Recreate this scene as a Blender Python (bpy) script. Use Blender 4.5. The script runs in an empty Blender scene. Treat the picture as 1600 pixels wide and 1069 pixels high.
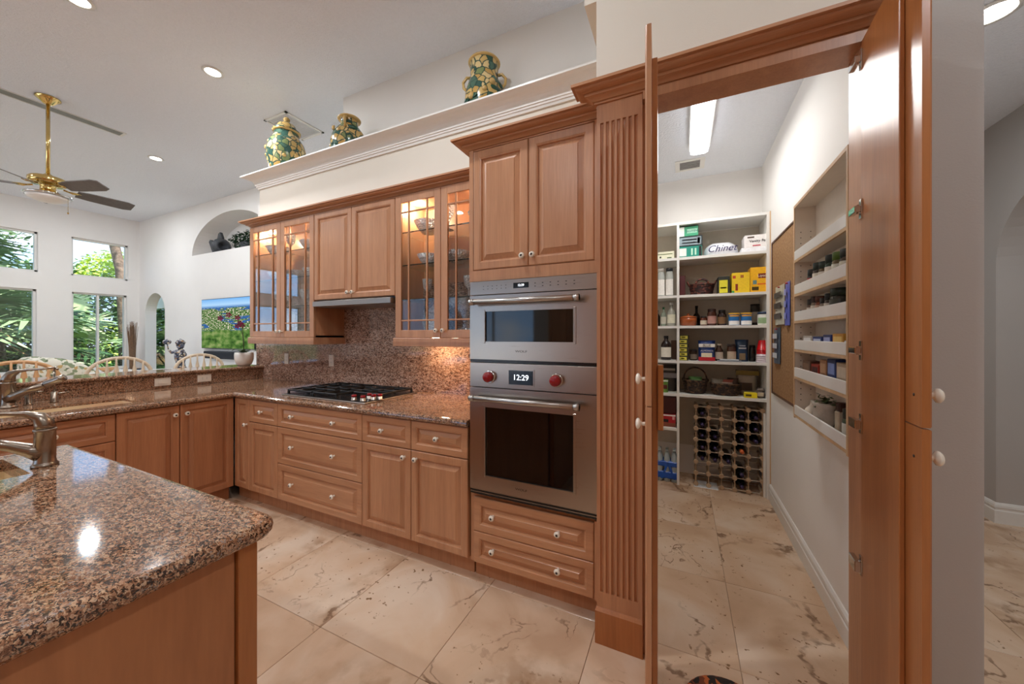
import bpy, bmesh, math, random
from mathutils import Vector, Matrix
random.seed(7)
SC = bpy.context.scene
COL = SC.collection
PI = math.pi
# ---------------------------------------------------------------- camera
cam = bpy.data.cameras.new('camera')
cam.sensor_width = 36.0
cam.lens = 36.0 * 561.0 / 1600.0
cam.shift_y = -10.5 / 1600.0
cam.clip_start = 0.05
cam_o = bpy.data.objects.new('camera', cam)
COL.objects.link(cam_o)
cam_o.location = (0, 0, 1.42)
cam_o.rotation_euler = (PI / 2, 0, math.radians(25.35))
SC.camera = cam_o
# ---------------------------------------------------------------- colour management
SC.view_settings.view_transform = 'Standard'
SC.view_settings.look = 'None'
SC.view_settings.gamma = 1.0
SC.view_settings.use_curve_mapping = False
SC.view_settings.exposure = 0.58
SC.cycles.max_bounces = 10
SC.cycles.diffuse_bounces = 6
SC.cycles.glossy_bounces = 4
SC.cycles.transmission_bounces = 6
SC.cycles.transparent_max_bounces = 16
SC.cycles.caustics_reflective = False
SC.cycles.caustics_refractive = False
SC.cycles.sample_clamp_indirect = 4.0
SC.cycles.use_denoising = True
# ---------------------------------------------------------------- sky
W = bpy.data.worlds.new('sky')
SC.world = W
W.use_nodes = True
nt = W.node_tree
bg = nt.nodes['Background']
tc = nt.nodes.new('ShaderNodeTexCoord')
nz = nt.nodes.new('ShaderNodeTexNoise')
nz.inputs['Scale'].default_value = 5.0
nz.inputs['Detail'].default_value = 5.0
rp = nt.nodes.new('ShaderNodeValToRGB')
rp.color_ramp.elements[0].position = 0.50
rp.color_ramp.elements[0].color = (0.40, 0.64, 1.0, 1)
rp.color_ramp.elements[1].position = 0.68
rp.color_ramp.elements[1].color = (1.0, 1.0, 1.0, 1)
nt.links.new(tc.outputs['Generated'], nz.inputs['Vector'])
nt.links.new(nz.outputs['Fac'], rp.inputs['Fac'])
nt.links.new(rp.outputs['Color'], bg.inputs['Color'])
bg.inputs['Strength'].default_value = 1.5
# ---------------------------------------------------------------- sun (stands behind the house, lights the garden)
sl = bpy.data.lights.new('sun', 'SUN')
sl.energy = 8.0
sl.angle = math.radians(1.0)
sl.color = (1.0, 0.97, 0.93)
so = bpy.data.objects.new('sun', sl)
COL.objects.link(so)
so.location = (6, 2, 12)
so.rotation_euler = Vector((-0.45, -0.16, -0.88)).to_track_quat('-Z', 'Y').to_euler()


def lamp(name, kind, loc, energy, size=0.14, color=(0.90, 0.95, 1.0), direction=(0, 0, -1), size_y=None, portal=False, spread=None):
    l = bpy.data.lights.new(name, kind)
    if not portal:
        l.energy = energy
    l.color = color
    if kind == 'AREA':
        l.shape = 'DISK' if size_y is None else 'RECTANGLE'
        l.size = size
        if size_y is not None:
            l.size_y = size_y
        if spread:
            l.spread = spread
        if portal:
            l.cycles.is_portal = True
    else:
        l.shadow_soft_size = size
    o = bpy.data.objects.new(name, l)
    COL.objects.link(o)
    o.location = loc
    o.rotation_euler = Vector(direction).to_track_quat('-Z', 'Y').to_euler()
    return o


CEIL = 3.79
KITCHEN_W = 15.0
# recessed ceiling lamps: a lamp sits just below each one (fixtures are built further down)
RECESSED = [(-3.85, 0.98), (-3.81, 1.764), (-6.36, 2.30), (-6.36, -0.6), (-1.35, 0.98), (1.35, -0.7), (-1.35, -1.4),  # the one by the hall is an unseen addition, brightens the grey wall
            (-3.85, -1.4), (-8.6, 2.3), (-8.6, -0.6)]
for (x, y) in RECESSED:
    lamp('ceiling_lamp', 'AREA', (x, y, CEIL - 0.03), KITCHEN_W, 0.13)
lamp('hall_lamp', 'AREA', (1.40, 2.64, 3.0), 11, 0.13)
lamp('hall_lamp', 'AREA', (1.40, 0.9, 3.76), 5, 0.13)
lamp('pantry_lamp', 'AREA', (0.13, 3.1, 2.93), 8.5, 0.16, (1, 0.98, 0.95), size_y=0.9)
# daylight portals in the glazed openings (guide the sky light, give none of their own)
for (y, w, z, h) in [(2.905, .75, 2.89, .7), (2.905, .75, 1.5, 1.46), (1.77, .75, 2.89, .7), (1.77, .75, 1.5, 1.46)]:
    lamp('window_portal', 'AREA', (-10.36, y, z), 0, w, direction=(1, 0, 0), size_y=h, portal=True)
for x in (-8, -4.9):
    lamp('slider_portal', 'AREA', (x, -5.6, 1.35), 0, 2.4, direction=(0, 1, 0), size_y=2.6, portal=True)


# ---------------------------------------------------------------- mesh helpers
class Face:
    """maps (u across, v up, w out of the wall) to the world; S faces -Y, E faces +X, W faces -X, N faces +Y"""
    def __init__(s, k, p):
        s.k, s.p = k, p

    def __call__(s, u, v, w):
        if s.k == 'S':
            return (u, s.p - w, v)
        if s.k == 'N':
            return (u, s.p + w, v)
        if s.k == 'E':
            return (s.p + w, u, v)
        return (s.p - w, u, v)

    def out(s):
        return {'S': (0, -1, 0), 'N': (0, 1, 0), 'E': (1, 0, 0), 'W': (-1, 0, 0)}[s.k]


class MB:
    def __init__(s):
        s.v, s.f, s.sm, s.mi, s.m = [], [], [], [], 0

    def add(s, vs, fs, smooth=False):
        n = len(s.v)
        s.v += [tuple(p) for p in vs]
        s.f += [tuple(i + n for i in f) for f in fs]
        s.sm += [smooth] * len(fs)
        s.mi += [s.m] * len(fs)
        return s

    def hexa(s, p):
        return s.add(p, [(0, 1, 2, 3), (7, 6, 5, 4), (0, 4, 5, 1), (1, 5, 6, 2), (2, 6, 7, 3), (3, 7, 4, 0)])

    def box(s, x0, x1, y0, y1, z0, z1, b=0.0):
        x0, x1, y0, y1, z0, z1 = min(x0, x1), max(x0, x1), min(y0, y1), max(y0, y1), min(z0, z1), max(z0, z1)
        if b <= 0:
            return s.hexa([(x0, y0, z0), (x0, y1, z0), (x1, y1, z0), (x1, y0, z0), (x0, y0, z1), (x0, y1, z1), (x1, y1, z1), (x1, y0, z1)])
        b = min(b, (x1 - x0) * .45, (y1 - y0) * .45, (z1 - z0) * .45)
        vs, fs = [], []
        C = [(sx, sy, sz) for sx in (0, 1) for sy in (0, 1) for sz in (0, 1)]
        X, Y, Z = (x0, x1), (y0, y1), (z0, z1)
        idx = {}
        for c in C:
            for ax in range(3):
                p = [X[c[0]], Y[c[1]], Z[c[2]]]
                for k in range(3):
                    if k != ax:
                        p[k] += b if c[k] == 0 else -b
                idx[(c, ax)] = len(vs)
                vs.append(tuple(p))
        for ax in range(3):
            a1, a2 = [k for k in range(3) if k != ax]
            for side in (0, 1):
                q = []
                for (i, j) in ((0, 0), (1, 0), (1, 1), (0, 1)):
                    c = [0, 0, 0]
                    c[ax], c[a1], c[a2] = side, i, j
                    q.append(idx[(tuple(c), ax)])
                fs.append(tuple(q))
            for (i, j) in ((0, 0), (1, 0), (1, 1), (0, 1)):
                c0 = [0, 0, 0]
                c0[a1], c0[a2] = i, j
                c1 = list(c0)
                c1[ax] = 1
                c0, c1 = tuple(c0), tuple(c1)
                fs.append((idx[(c0, a1)], idx[(c1, a1)], idx[(c1, a2)], idx[(c0, a2)]))
        for c in C:
            fs.append((idx[(c, 0)], idx[(c, 1)], idx[(c, 2)]))
        return s.add(vs, fs)

    def fbox(s, F, u0, u1, v0, v1, w0, w1, b=0.0):
        a, c = F(u0, v0, w0), F(u1, v1, w1)
        return s.box(a[0], c[0], a[1], c[1], a[2], c[2], b)

    def lathe(s, prof, origin, axis=(0, 0, 1), n=16, a0=0.0, a1=2 * PI, smooth=True, sx=1.0, sy=1.0, cap=True):
        ax = Vector(axis).normalized()
        t = Vector((1, 0, 0)) if abs(ax.x) < .9 else Vector((0, 1, 0))
        e1 = (t - ax * t.dot(ax)).normalized()
        e2 = ax.cross(e1)
        o = Vector(origin)
        full = abs(a1 - a0 - 2 * PI) < 1e-6
        m = n if full else n + 1
        vs, fs = [], []
        for (r, h) in prof:
            for i in range(m):
                a = a0 + (a1 - a0) * i / n
                vs.append(o + ax * h + e1 * (r * sx * math.cos(a)) + e2 * (r * sy * math.sin(a)))
        for k in range(len(prof) - 1):
            for i in range(n):
                j = (i + 1) % m
                fs.append((k * m + i, k * m + j, (k + 1) * m + j, (k + 1) * m + i))
        s.add(vs, fs, smooth)
        if full and cap:
            base = len(s.v) - len(vs)
            for k in (0, len(prof) - 1):
                if prof[k][0] > 1e-5:
                    s.f.append(tuple(base + k * m + i for i in range(m)))
                    s.sm.append(False)
                    s.mi.append(s.m)
        return s

    def tube(s, pts, r, n=8, smooth=True, cap=True):
        P = [Vector(p) for p in pts]
        R = r if isinstance(r, (list, tuple)) else [r] * len(P)
        vs, fs = [], []
        prev = None
        for i, p in enumerate(P):
            d = (P[min(i + 1, len(P) - 1)] - P[max(i - 1, 0)])
            if d.length < 1e-9:
                d = Vector((0, 0, 1))
            d.normalize()
            if prev is None:
                t = Vector((0, 0, 1)) if abs(d.z) < .9 else Vector((1, 0, 0))
                e = (t - d * t.dot(d)).normalized()
            else:
                e = (prev - d * prev.dot(d))
                e = e.normalized() if e.length > 1e-6 else prev
            prev = e
            g = d.cross(e)
            for k in range(n):
                a = 2 * PI * k / n
                vs.append(p + (e * math.cos(a) + g * math.sin(a)) * R[i])
        for i in range(len(P) - 1):
            for k in range(n):
                j = (k + 1) % n
                fs.append((i * n + k, i * n + j, (i + 1) * n + j, (i + 1) * n + k))
        if cap:
            fs.append(tuple(range(n)))
            fs.append(tuple((len(P) - 1) * n + k for k in range(n)))
        return s.add(vs, fs, smooth)

    def prism(s, poly, mapper, h0, h1):
        n = len(poly)
        vs = [mapper(a, b, h0) for a, b in poly] + [mapper(a, b, h1) for a, b in poly]
        fs = [tuple(range(n)), tuple(range(2 * n - 1, n - 1, -1))] + [(i, (i + 1) % n, n + (i + 1) % n, n + i) for i in range(n)]
        return s.add(vs, fs)

    def rings(s, F, u0, u1, v0, v1, R, back=None):
        """concentric rectangles (inset, w); the last is filled"""
        vs, fs = [], []
        for (i, w) in R:
            vs += [F(u0 + i, v0 + i, w), F(u1 - i, v0 + i, w), F(u1 - i, v1 - i, w), F(u0 + i, v1 - i, w)]
        for k in range(len(R) - 1):
            for j in range(4):
                l = (j + 1) % 4
                fs.append((k * 4 + j, k * 4 + l, k * 4 + 4 + l, k * 4 + 4 + j))
        e = (len(R) - 1) * 4
        fs += [(e, e + 1, e + 2, e + 3), (3, 2, 1, 0)]
        return s.add(vs, fs)

    def panel(s, F, u0, u1, v0, v1, t=.02, fr=.052):
        m = min(u1 - u0, v1 - v0)
        fr = min(fr, m * .26)
        k = min(.03, m * .15)
        return s.rings(F, u0, u1, v0, v1, [(0, -t), (0, -.005), (.003, -.001), (.006, 0), (fr - .010, 0), (fr - .006, -.003), (fr - .002, -.004), (fr + .001, -.014),
                                           (fr + .005, -.014), (fr + k, -.004), (fr + k + .002, -.001)])

    def sweep(s, path, prof, closed=False, smooth=False):
        """path of (x, y); prof of (out, z); out is to the right of the walking direction"""
        n = len(path)
        P = [Vector((p[0], p[1])) for p in path]
        m = len(prof)
        vs, fs = [], []
        for i in range(n):
            d0 = (P[i] - P[i - 1]).normalized() if (i > 0 or closed) else None
            d1 = (P[(i + 1) % n] - P[i]).normalized() if (i < n - 1 or closed) else None
            n0 = Vector((d0.y, -d0.x)) if d0 else None
            n1 = Vector((d1.y, -d1.x)) if d1 else None
            if n0 is None:
                mit = n1
            elif n1 is None:
                mit = n0
            else:
                b = (n0 + n1).normalized()
                mit = b / max(.2, b.dot(n0))
            for (o, z) in prof:
                vs.append((P[i].x + mit.x * o, P[i].y + mit.y * o, z))
        rng = n if closed else n - 1
        for i in range(rng):
            j = (i + 1) % n
            for k in range(m):
                l = (k + 1) % m
                fs.append((i * m + k, i * m + l, j * m + l, j * m + k))
        if not closed:
            fs.append(tuple(range(m)))
            fs.append(tuple((n - 1) * m + k for k in range(m)))
        return s.add(vs, fs, smooth)

    def quad(s, a, b, c, d):
        return s.add([a, b, c, d], [(0, 1, 2, 3)])


def wloc(o):
    p = Vector(o.location)
    while o.parent:
        o = o.parent
        p += Vector(o.location)
    return p


def obj(name, mb, mats, parent=None, kind=None, label=None, cat=None, group=None, origin=None, norm=True):
    me = bpy.data.meshes.new(name)
    if parent is not None:
        L = wloc(parent)
    elif origin is not None:
        L = Vector(origin)
    else:
        xs, ys, zs = zip(*mb.v)
        L = Vector(((min(xs) + max(xs)) / 2, (min(ys) + max(ys)) / 2, min(zs)))
    me.from_pydata([(v[0] - L.x, v[1] - L.y, v[2] - L.z) for v in mb.v], [], mb.f)
    for p, sm, mi in zip(me.polygons, mb.sm, mb.mi):
        p.use_smooth = sm
        p.material_index = mi
    if not isinstance(mats, (list, tuple)):
        mats = [mats]
    for m in mats:
        me.materials.append(m)
    if norm and len(mb.f) < 20000:
        bm = bmesh.new()
        bm.from_mesh(me)
        bmesh.ops.recalc_face_normals(bm, faces=bm.faces)
        bm.to_mesh(me)
        bm.free()
    me.update()
    o = bpy.data.objects.new(name, me)
    COL.objects.link(o)
    if parent is not None:
        o.parent = parent
    else:
        o.location = L
    return tag(o, label, cat, group, kind)


def tag(o, label=None, cat=None, group=None, kind=None):
    if label:
        o['label'] = label
    if cat:
        o['category'] = cat
    if group:
        o['group'] = group
    if kind:
        o['kind'] = kind
    return o


def thing(name, loc, label, cat, group=None, rz=0.0):
    o = bpy.data.objects.new(name, None)
    COL.objects.link(o)
    o.empty_display_size = .05
    o.location = loc
    o.rotation_euler = (0, 0, rz)
    return tag(o, label, cat, group)


def struct(name, mb, m, parent=None, **k):
    return obj(name, mb, m, parent, kind='structure', **k)


def dup(root, loc, label, rz=None, group=None):
    r = root.copy()
    COL.objects.link(r)
    r.location = loc
    if rz is not None:
        r.rotation_euler = (0, 0, rz)
    r['label'] = label
    if group:
        r['group'] = group
    for ch in list(root.children):
        c = ch.copy()
        COL.objects.link(c)
        c.parent = r
        for g in list(ch.children):
            d = g.copy()
            COL.objects.link(d)
            d.parent = c
    return r


def text(body, size, loc, m, parent, rz=0.0, sx=1.0, name='lettering', tilt=PI / 2, shear=0.0):
    cu = bpy.data.curves.new(name, 'FONT')
    cu.body = body
    cu.size = size
    cu.align_x = 'CENTER'
    cu.align_y = 'CENTER'
    cu.extrude = .0006
    cu.shear = shear
    o = bpy.data.objects.new(name, cu)
    COL.objects.link(o)
    bpy.context.view_layer.update()
    me = bpy.data.meshes.new_from_object(o)
    bpy.data.objects.remove(o)
    me.materials.clear()
    me.materials.append(m)
    t = bpy.data.objects.new(name, me)
    COL.objects.link(t)
    t.parent = parent
    t.location = Vector(loc) - wloc(parent)
    t.rotation_euler = (tilt, 0, rz)
    t.scale = (sx, 1, 1)
    return t


# ---------------------------------------------------------------- materials
def S(h):
    c = [int(h[i:i + 2], 16) / 255 for i in (0, 2, 4)]
    return tuple((x / 12.92 if x <= .04045 else ((x + .055) / 1.055) ** 2.4) for x in c) + (1,)


def base_mat(name):
    m = bpy.data.materials.new(name)
    m.use_nodes = True
    return m, m.node_tree.nodes, m.node_tree.links, m.node_tree.nodes['Principled BSDF']


def simple(name, h, rough=.5, metal=0.0, var=.08, scale=30.0, bump=0.0, bscale=200.0, spec=None, emit=None, alpha=None):
    m, N, L, p = base_mat(name)
    c = S(h)
    tc = N.new('ShaderNodeTexCoord')
    nz = N.new('ShaderNodeTexNoise')
    nz.inputs['Scale'].default_value = scale
    nz.inputs['Detail'].default_value = 3
    L.new(tc.outputs['Object'], nz.inputs['Vector'])
    r = N.new('ShaderNodeValToRGB')
    r.color_ramp.elements[0].position, r.color_ramp.elements[1].position = .3, .7
    r.color_ramp.elements[0].color = tuple(x * (1 - var) for x in c[:3]) + (1,)
    r.color_ramp.elements[1].color = tuple(min(1, x * (1 + var)) for x in c[:3]) + (1,)
    L.new(nz.outputs['Fac'], r.inputs['Fac'])
    L.new(r.outputs['Color'], p.inputs['Base Color'])
    p.inputs['Roughness'].default_value = rough
    p.inputs['Metallic'].default_value = metal
    if spec is not None:
        p.inputs['Specular IOR Level'].default_value = spec
    if emit:
        p.inputs['Emission Color'].default_value = c
        p.inputs['Emission Strength'].default_value = emit
    if bump:
        n2 = N.new('ShaderNodeTexNoise')
        n2.inputs['Scale'].default_value = bscale
        n2.inputs['Detail'].default_value = 2
        L.new(tc.outputs['Object'], n2.inputs['Vector'])
        b = N.new('ShaderNodeBump')
        b.inputs['Strength'].default_value = bump
        b.inputs['Distance'].default_value = .01
        L.new(n2.outputs['Fac'], b.inputs['Height'])
        L.new(b.outputs['Normal'], p.inputs['Normal'])
    return m


def wood(name, h, rough=.32, stretch=(14, 14, .9), var=.16):
    m, N, L, p = base_mat(name)
    c = S(h)
    tc = N.new('ShaderNodeTexCoord')
    inf = N.new('ShaderNodeObjectInfo')
    ad = N.new('ShaderNodeVectorMath')
    mul = N.new('ShaderNodeVectorMath')
    mul.operation = 'SCALE'
    mul.inputs['Scale'].default_value = 7.0
    cb = N.new('ShaderNodeCombineXYZ')
    for k in 'XYZ':
        L.new(inf.outputs['Random'], cb.inputs[k])
    L.new(cb.outputs[0], mul.inputs[0])
    L.new(tc.outputs['Object'], ad.inputs[0])
    L.new(mul.outputs[0], ad.inputs[1])
    mp = N.new('ShaderNodeMapping')
    mp.inputs['Scale'].default_value = stretch
    L.new(ad.outputs[0], mp.inputs['Vector'])
    n1 = N.new('ShaderNodeTexNoise')
    n1.inputs['Scale'].default_value = 1.0
    n1.inputs['Detail'].default_value = 6
    n1.inputs['Distortion'].default_value = .6
    L.new(mp.outputs[0], n1.inputs['Vector'])
    mp2 = N.new('ShaderNodeMapping')
    mp2.inputs['Scale'].default_value = tuple(8 * x for x in stretch)
    L.new(ad.outputs[0], mp2.inputs['Vector'])
    n2 = N.new('ShaderNodeTexNoise')
    n2.inputs['Scale'].default_value = 1.0
    n2.inputs['Detail'].default_value = 2
    L.new(mp2.outputs[0], n2.inputs['Vector'])
    mx = N.new('ShaderNodeMath')
    mx.operation = 'MULTIPLY_ADD'
    mx.inputs[1].default_value = .35
    L.new(n2.outputs['Fac'], mx.inputs[0])
    sc = N.new('ShaderNodeMath')
    sc.operation = 'MULTIPLY'
    sc.inputs[1].default_value = .65
    L.new(n1.outputs['Fac'], sc.inputs[0])
    L.new(sc.outputs[0], mx.inputs[2])
    r = N.new('ShaderNodeValToRGB')
    e = r.color_ramp.elements
    e[0].position, e[1].position = .34, .66
    e[0].color = (c[0] * (1 - var * 1.1), c[1] * (1 - var * 1.35), c[2] * (1 - var * 1.5), 1)
    e[1].color = (min(1, c[0] * (1 + var * .6)), min(1, c[1] * (1 + var * .7)), min(1, c[2] * (1 + var * .7)), 1)
    L.new(mx.outputs[0], r.inputs['Fac'])
    L.new(r.outputs['Color'], p.inputs['Base Color'])
    p.inputs['Roughness'].default_value = rough
    return m


def granite(name, cols, scale=120.0, rough=.07, big=14.0, spec=.75):
    m, N, L, p = base_mat(name)
    tc = N.new('ShaderNodeTexCoord')
    nz = N.new('ShaderNodeTexNoise')
    nz.inputs['Scale'].default_value = scale * .5
    nz.inputs['Detail'].default_value = 3
    L.new(tc.outputs['Object'], nz.inputs['Vector'])
    mixv = N.new('ShaderNodeMixRGB')
    mixv.inputs['Fac'].default_value = .02
    L.new(tc.outputs['Object'], mixv.inputs[1])
    L.new(nz.outputs['Color'], mixv.inputs[2])
    vo = N.new('ShaderNodeTexVoronoi')
    vo.inputs['Scale'].default_value = scale
    mpg = N.new('ShaderNodeMapping')
    mpg.inputs['Scale'].default_value = (.36, 1, 1)
    mpg.inputs['Rotation'].default_value = (0, 0, .12)
    L.new(mixv.outputs[0], mpg.inputs['Vector'])
    L.new(mpg.outputs[0], vo.inputs['Vector'])
    sp = N.new('ShaderNodeSeparateColor')
    L.new(vo.outputs['Color'], sp.inputs[0])
    nb = N.new('ShaderNodeTexNoise')
    nb.inputs['Scale'].default_value = big
    nb.inputs['Detail'].default_value = 4
    L.new(tc.outputs['Object'], nb.inputs['Vector'])
    ma = N.new('ShaderNodeMath')
    ma.operation = 'MULTIPLY_ADD'
    ma.inputs[1].default_value = .55
    L.new(nb.outputs['Fac'], ma.inputs[0])
    sb = N.new('ShaderNodeMath')
    sb.operation = 'SUBTRACT'
    sb.inputs[1].default_value = .27
    L.new(sp.outputs[0], sb.inputs[0])
    L.new(sb.outputs[0], ma.inputs[2])
    r = N.new('ShaderNodeValToRGB')
    r.color_ramp.interpolation = 'LINEAR'
    e = r.color_ramp.elements
    while len(e) < len(cols):
        e.new(.5)
    for i, (pos, h) in enumerate(cols):
        e[i].position = pos
        e[i].color = S(h)
    L.new(ma.outputs[0], r.inputs['Fac'])
    L.new(r.outputs['Color'], p.inputs['Base Color'])
    p.inputs['Roughness'].default_value = rough
    p.inputs['Specular IOR Level'].default_value = spec
    return m


def marble():
    m, N, L, p = base_mat('travertine_marble')
    geo = N.new('ShaderNodeNewGeometry')
    inf = N.new('ShaderNodeObjectInfo')
    cb = N.new('ShaderNodeCombineXYZ')
    s1 = N.new('ShaderNodeMath')
    s1.operation = 'MULTIPLY'
    s1.inputs[1].default_value = 37.0
    L.new(inf.outputs['Random'], s1.inputs[0])
    for k in 'XYZ':
        L.new(s1.outputs[0], cb.inputs[k])
    ad = N.new('ShaderNodeVectorMath')
    L.new(geo.outputs['Position'], ad.inputs[0])
    L.new(cb.outputs[0], ad.inputs[1])

    def noise(scale, det=6, dist=0.0, vec=ad.outputs[0]):
        n = N.new('ShaderNodeTexNoise')
        n.inputs['Scale'].default_value = scale
        n.inputs['Detail'].default_value = det
        n.inputs['Distortion'].default_value = dist
        L.new(vec, n.inputs['Vector'])
        return n

    def ramp(src, stops):
        r = N.new('ShaderNodeValToRGB')
        e = r.color_ramp.elements
        while len(e) < len(stops):
            e.new(.5)
        for i, (pos, c) in enumerate(stops):
            e[i].position = pos
            e[i].color = c if isinstance(c, tuple) else S(c)
        L.new(src, r.inputs['Fac'])
        return r
    w, k = (1, 1, 1, 1), (0, 0, 0, 1)
    cloud = ramp(noise(2.2, 5, .8).outputs['Fac'], [(.3, 'c4a284'), (.5, 'd4b598'), (.7, 'dfc9b2')])
    # branching cracks along distorted cell borders, tinted brown beside them
    dn = noise(3.2, 5, .4)
    dm = N.new('ShaderNodeVectorMath')
    dm.operation = 'SCALE'
    dm.inputs['Scale'].default_value = .55
    L.new(dn.outputs['Color'], dm.inputs[0])
    dv = N.new('ShaderNodeVectorMath')
    L.new(ad.outputs[0], dv.inputs[0])
    L.new(dm.outputs[0], dv.inputs[1])
    mpv = N.new('ShaderNodeMapping')
    mpv.inputs['Scale'].default_value = (1.0, .55, 1)
    mpv.inputs['Rotation'].default_value = (0, 0, .45)
    L.new(dv.outputs[0], mpv.inputs['Vector'])

    def edge(scale):
        v = N.new('ShaderNodeTexVoronoi')
        v.feature = 'DISTANCE_TO_EDGE'
        v.inputs['Scale'].default_value = scale
        L.new(mpv.outputs[0], v.inputs['Vector'])
        return v.outputs['Distance']

    def mul(a_, b_, f=None):
        q = N.new('ShaderNodeMath')
        q.operation = 'MULTIPLY'
        L.new(a_, q.inputs[0])
        if b_ is None:
            q.inputs[1].default_value = f
        else:
            L.new(b_, q.inputs[1])
        return q.outputs[0]
    e1, e2 = edge(1.35), edge(4.2)
    m1 = ramp(noise(1.3, 2).outputs['Fac'], [(.44, k), (.52, w)]).outputs['Color']
    m2 = ramp(noise(1.7, 3).outputs['Fac'], [(.54, k), (.64, w)]).outputs['Color']
    speck = ramp(noise(9, 6).outputs['Fac'], [(.42, k), (.6, w)]).outputs['Color']
    m3 = ramp(noise(1.15, 3).outputs['Fac'], [(.50, k), (.60, w)]).outputs['Color']
    tint = mul(mul(mul(ramp(e1, [(0, w), (.22, k)]).outputs['Color'], m3), speck), None, .9)
    mx = N.new('ShaderNodeMixRGB')
    mx.inputs[2].default_value = S('a37f5e')
    L.new(tint, mx.inputs[0])
    L.new(cloud.outputs['Color'], mx.inputs[1])
    wob = ramp(noise(14, 4).outputs['Fac'], [(.38, k), (.55, w)]).outputs['Color']
    c1 = mul(mul(ramp(e1, [(0, w), (.007, w), (.014, k)]).outputs['Color'], m1), wob)
    c2 = mul(mul(ramp(e2, [(0, w), (.010, w), (.022, k)]).outputs['Color'], m2), wob)
    cs = N.new('ShaderNodeMath')
    cs.operation = 'MAXIMUM'
    L.new(c1, cs.inputs[0])
    L.new(c2, cs.inputs[1])
    mx2 = N.new('ShaderNodeMixRGB')
    mx2.inputs[2].default_value = S('70513a')
    L.new(mul(cs.outputs[0], None, .75), mx2.inputs[0])
    L.new(mx.outputs[0], mx2.inputs[1])
    # small pits
    pit = ramp(noise(38, 3).outputs['Fac'], [(.66, k), (.7, w)])
    pm = N.new('ShaderNodeMath')
    pm.operation = 'MULTIPLY'
    L.new(pit.outputs['Color'], pm.inputs[0])
    L.new(m1, pm.inputs[1])
    mx3 = N.new('ShaderNodeMixRGB')
    mx3.inputs[2].default_value = S('8a6a4c')
    L.new(pm.outputs[0], mx3.inputs[0])
    L.new(mx2.outputs[0], mx3.inputs[1])
    L.new(mx3.outputs[0], p.inputs['Base Color'])
    p.inputs['Roughness'].default_value = .16
    p.inputs['Specular IOR Level'].default_value = .35
    return m


def glass(name, tint=(1, 1, 1, 1), refl=.06, rough=0.0, k=.8):
    m, N, L, p = base_mat(name)
    N.remove(p)
    out = N['Material Output']
    tr = N.new('ShaderNodeBsdfTransparent')
    tr.inputs['Color'].default_value = tint
    gl = N.new('ShaderNodeBsdfGlossy')
    gl.inputs['Roughness'].default_value = rough
    lw = N.new('ShaderNodeLayerWeight')
    lw.inputs['Blend'].default_value = .25
    ma = N.new('ShaderNodeMath')
    ma.operation = 'MULTIPLY_ADD'
    ma.inputs[1].default_value = k
    ma.inputs[2].default_value = refl
    L.new(lw.outputs['Fresnel'], ma.inputs[0])
    mi = N.new('ShaderNodeMixShader')
    L.new(ma.outputs[0], mi.inputs[0])
    L.new(tr.outputs[0], mi.inputs[1])
    L.new(gl.outputs[0], mi.inputs[2])
    L.new(mi.outputs[0], out.inputs['Surface'])
    return m


def crystal():
    """cut glass: part clear, part sparkling"""
    m, N, L, p = base_mat('cut_glass')
    N.remove(p)
    out = N['Material Output']
    tc = N.new('ShaderNodeTexCoord')
    vo = N.new('ShaderNodeTexVoronoi')
    vo.inputs['Scale'].default_value = 70
    L.new(tc.outputs['Object'], vo.inputs['Vector'])
    b = N.new('ShaderNodeBump')
    b.inputs['Strength'].default_value = 1.0
    b.inputs['Distance'].default_value = .01
    L.new(vo.outputs['Distance'], b.inputs['Height'])
    tr = N.new('ShaderNodeBsdfTransparent')
    tr.inputs['Color'].default_value = (.93, .95, .96, 1)
    gl = N.new('ShaderNodeBsdfGlossy')
    gl.inputs['Roughness'].default_value = .12
    L.new(b.outputs[0], gl.inputs['Normal'])
    di = N.new('ShaderNodeBsdfDiffuse')
    di.inputs['Color'].default_value = (.85, .87, .9, 1)
    L.new(b.outputs[0], di.inputs['Normal'])
    m1 = N.new('ShaderNodeMixShader')
    m1.inputs[0].default_value = .6
    L.new(gl.outputs[0], m1.inputs[1])
    L.new(di.outputs[0], m1.inputs[2])
    m2 = N.new('ShaderNodeMixShader')
    r = N.new('ShaderNodeMath')
    r.operation = 'MULTIPLY_ADD'
    r.inputs[1].default_value = 1.3
    r.inputs[2].default_value = .38
    L.new(vo.outputs['Distance'], r.inputs[0])
    L.new(r.outputs[0], m2.inputs[0])
    L.new(tr.outputs[0], m2.inputs[1])
    L.new(m1.outputs[0], m2.inputs[2])
    L.new(m2.outputs[0], out.inputs['Surface'])
    return m


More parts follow.
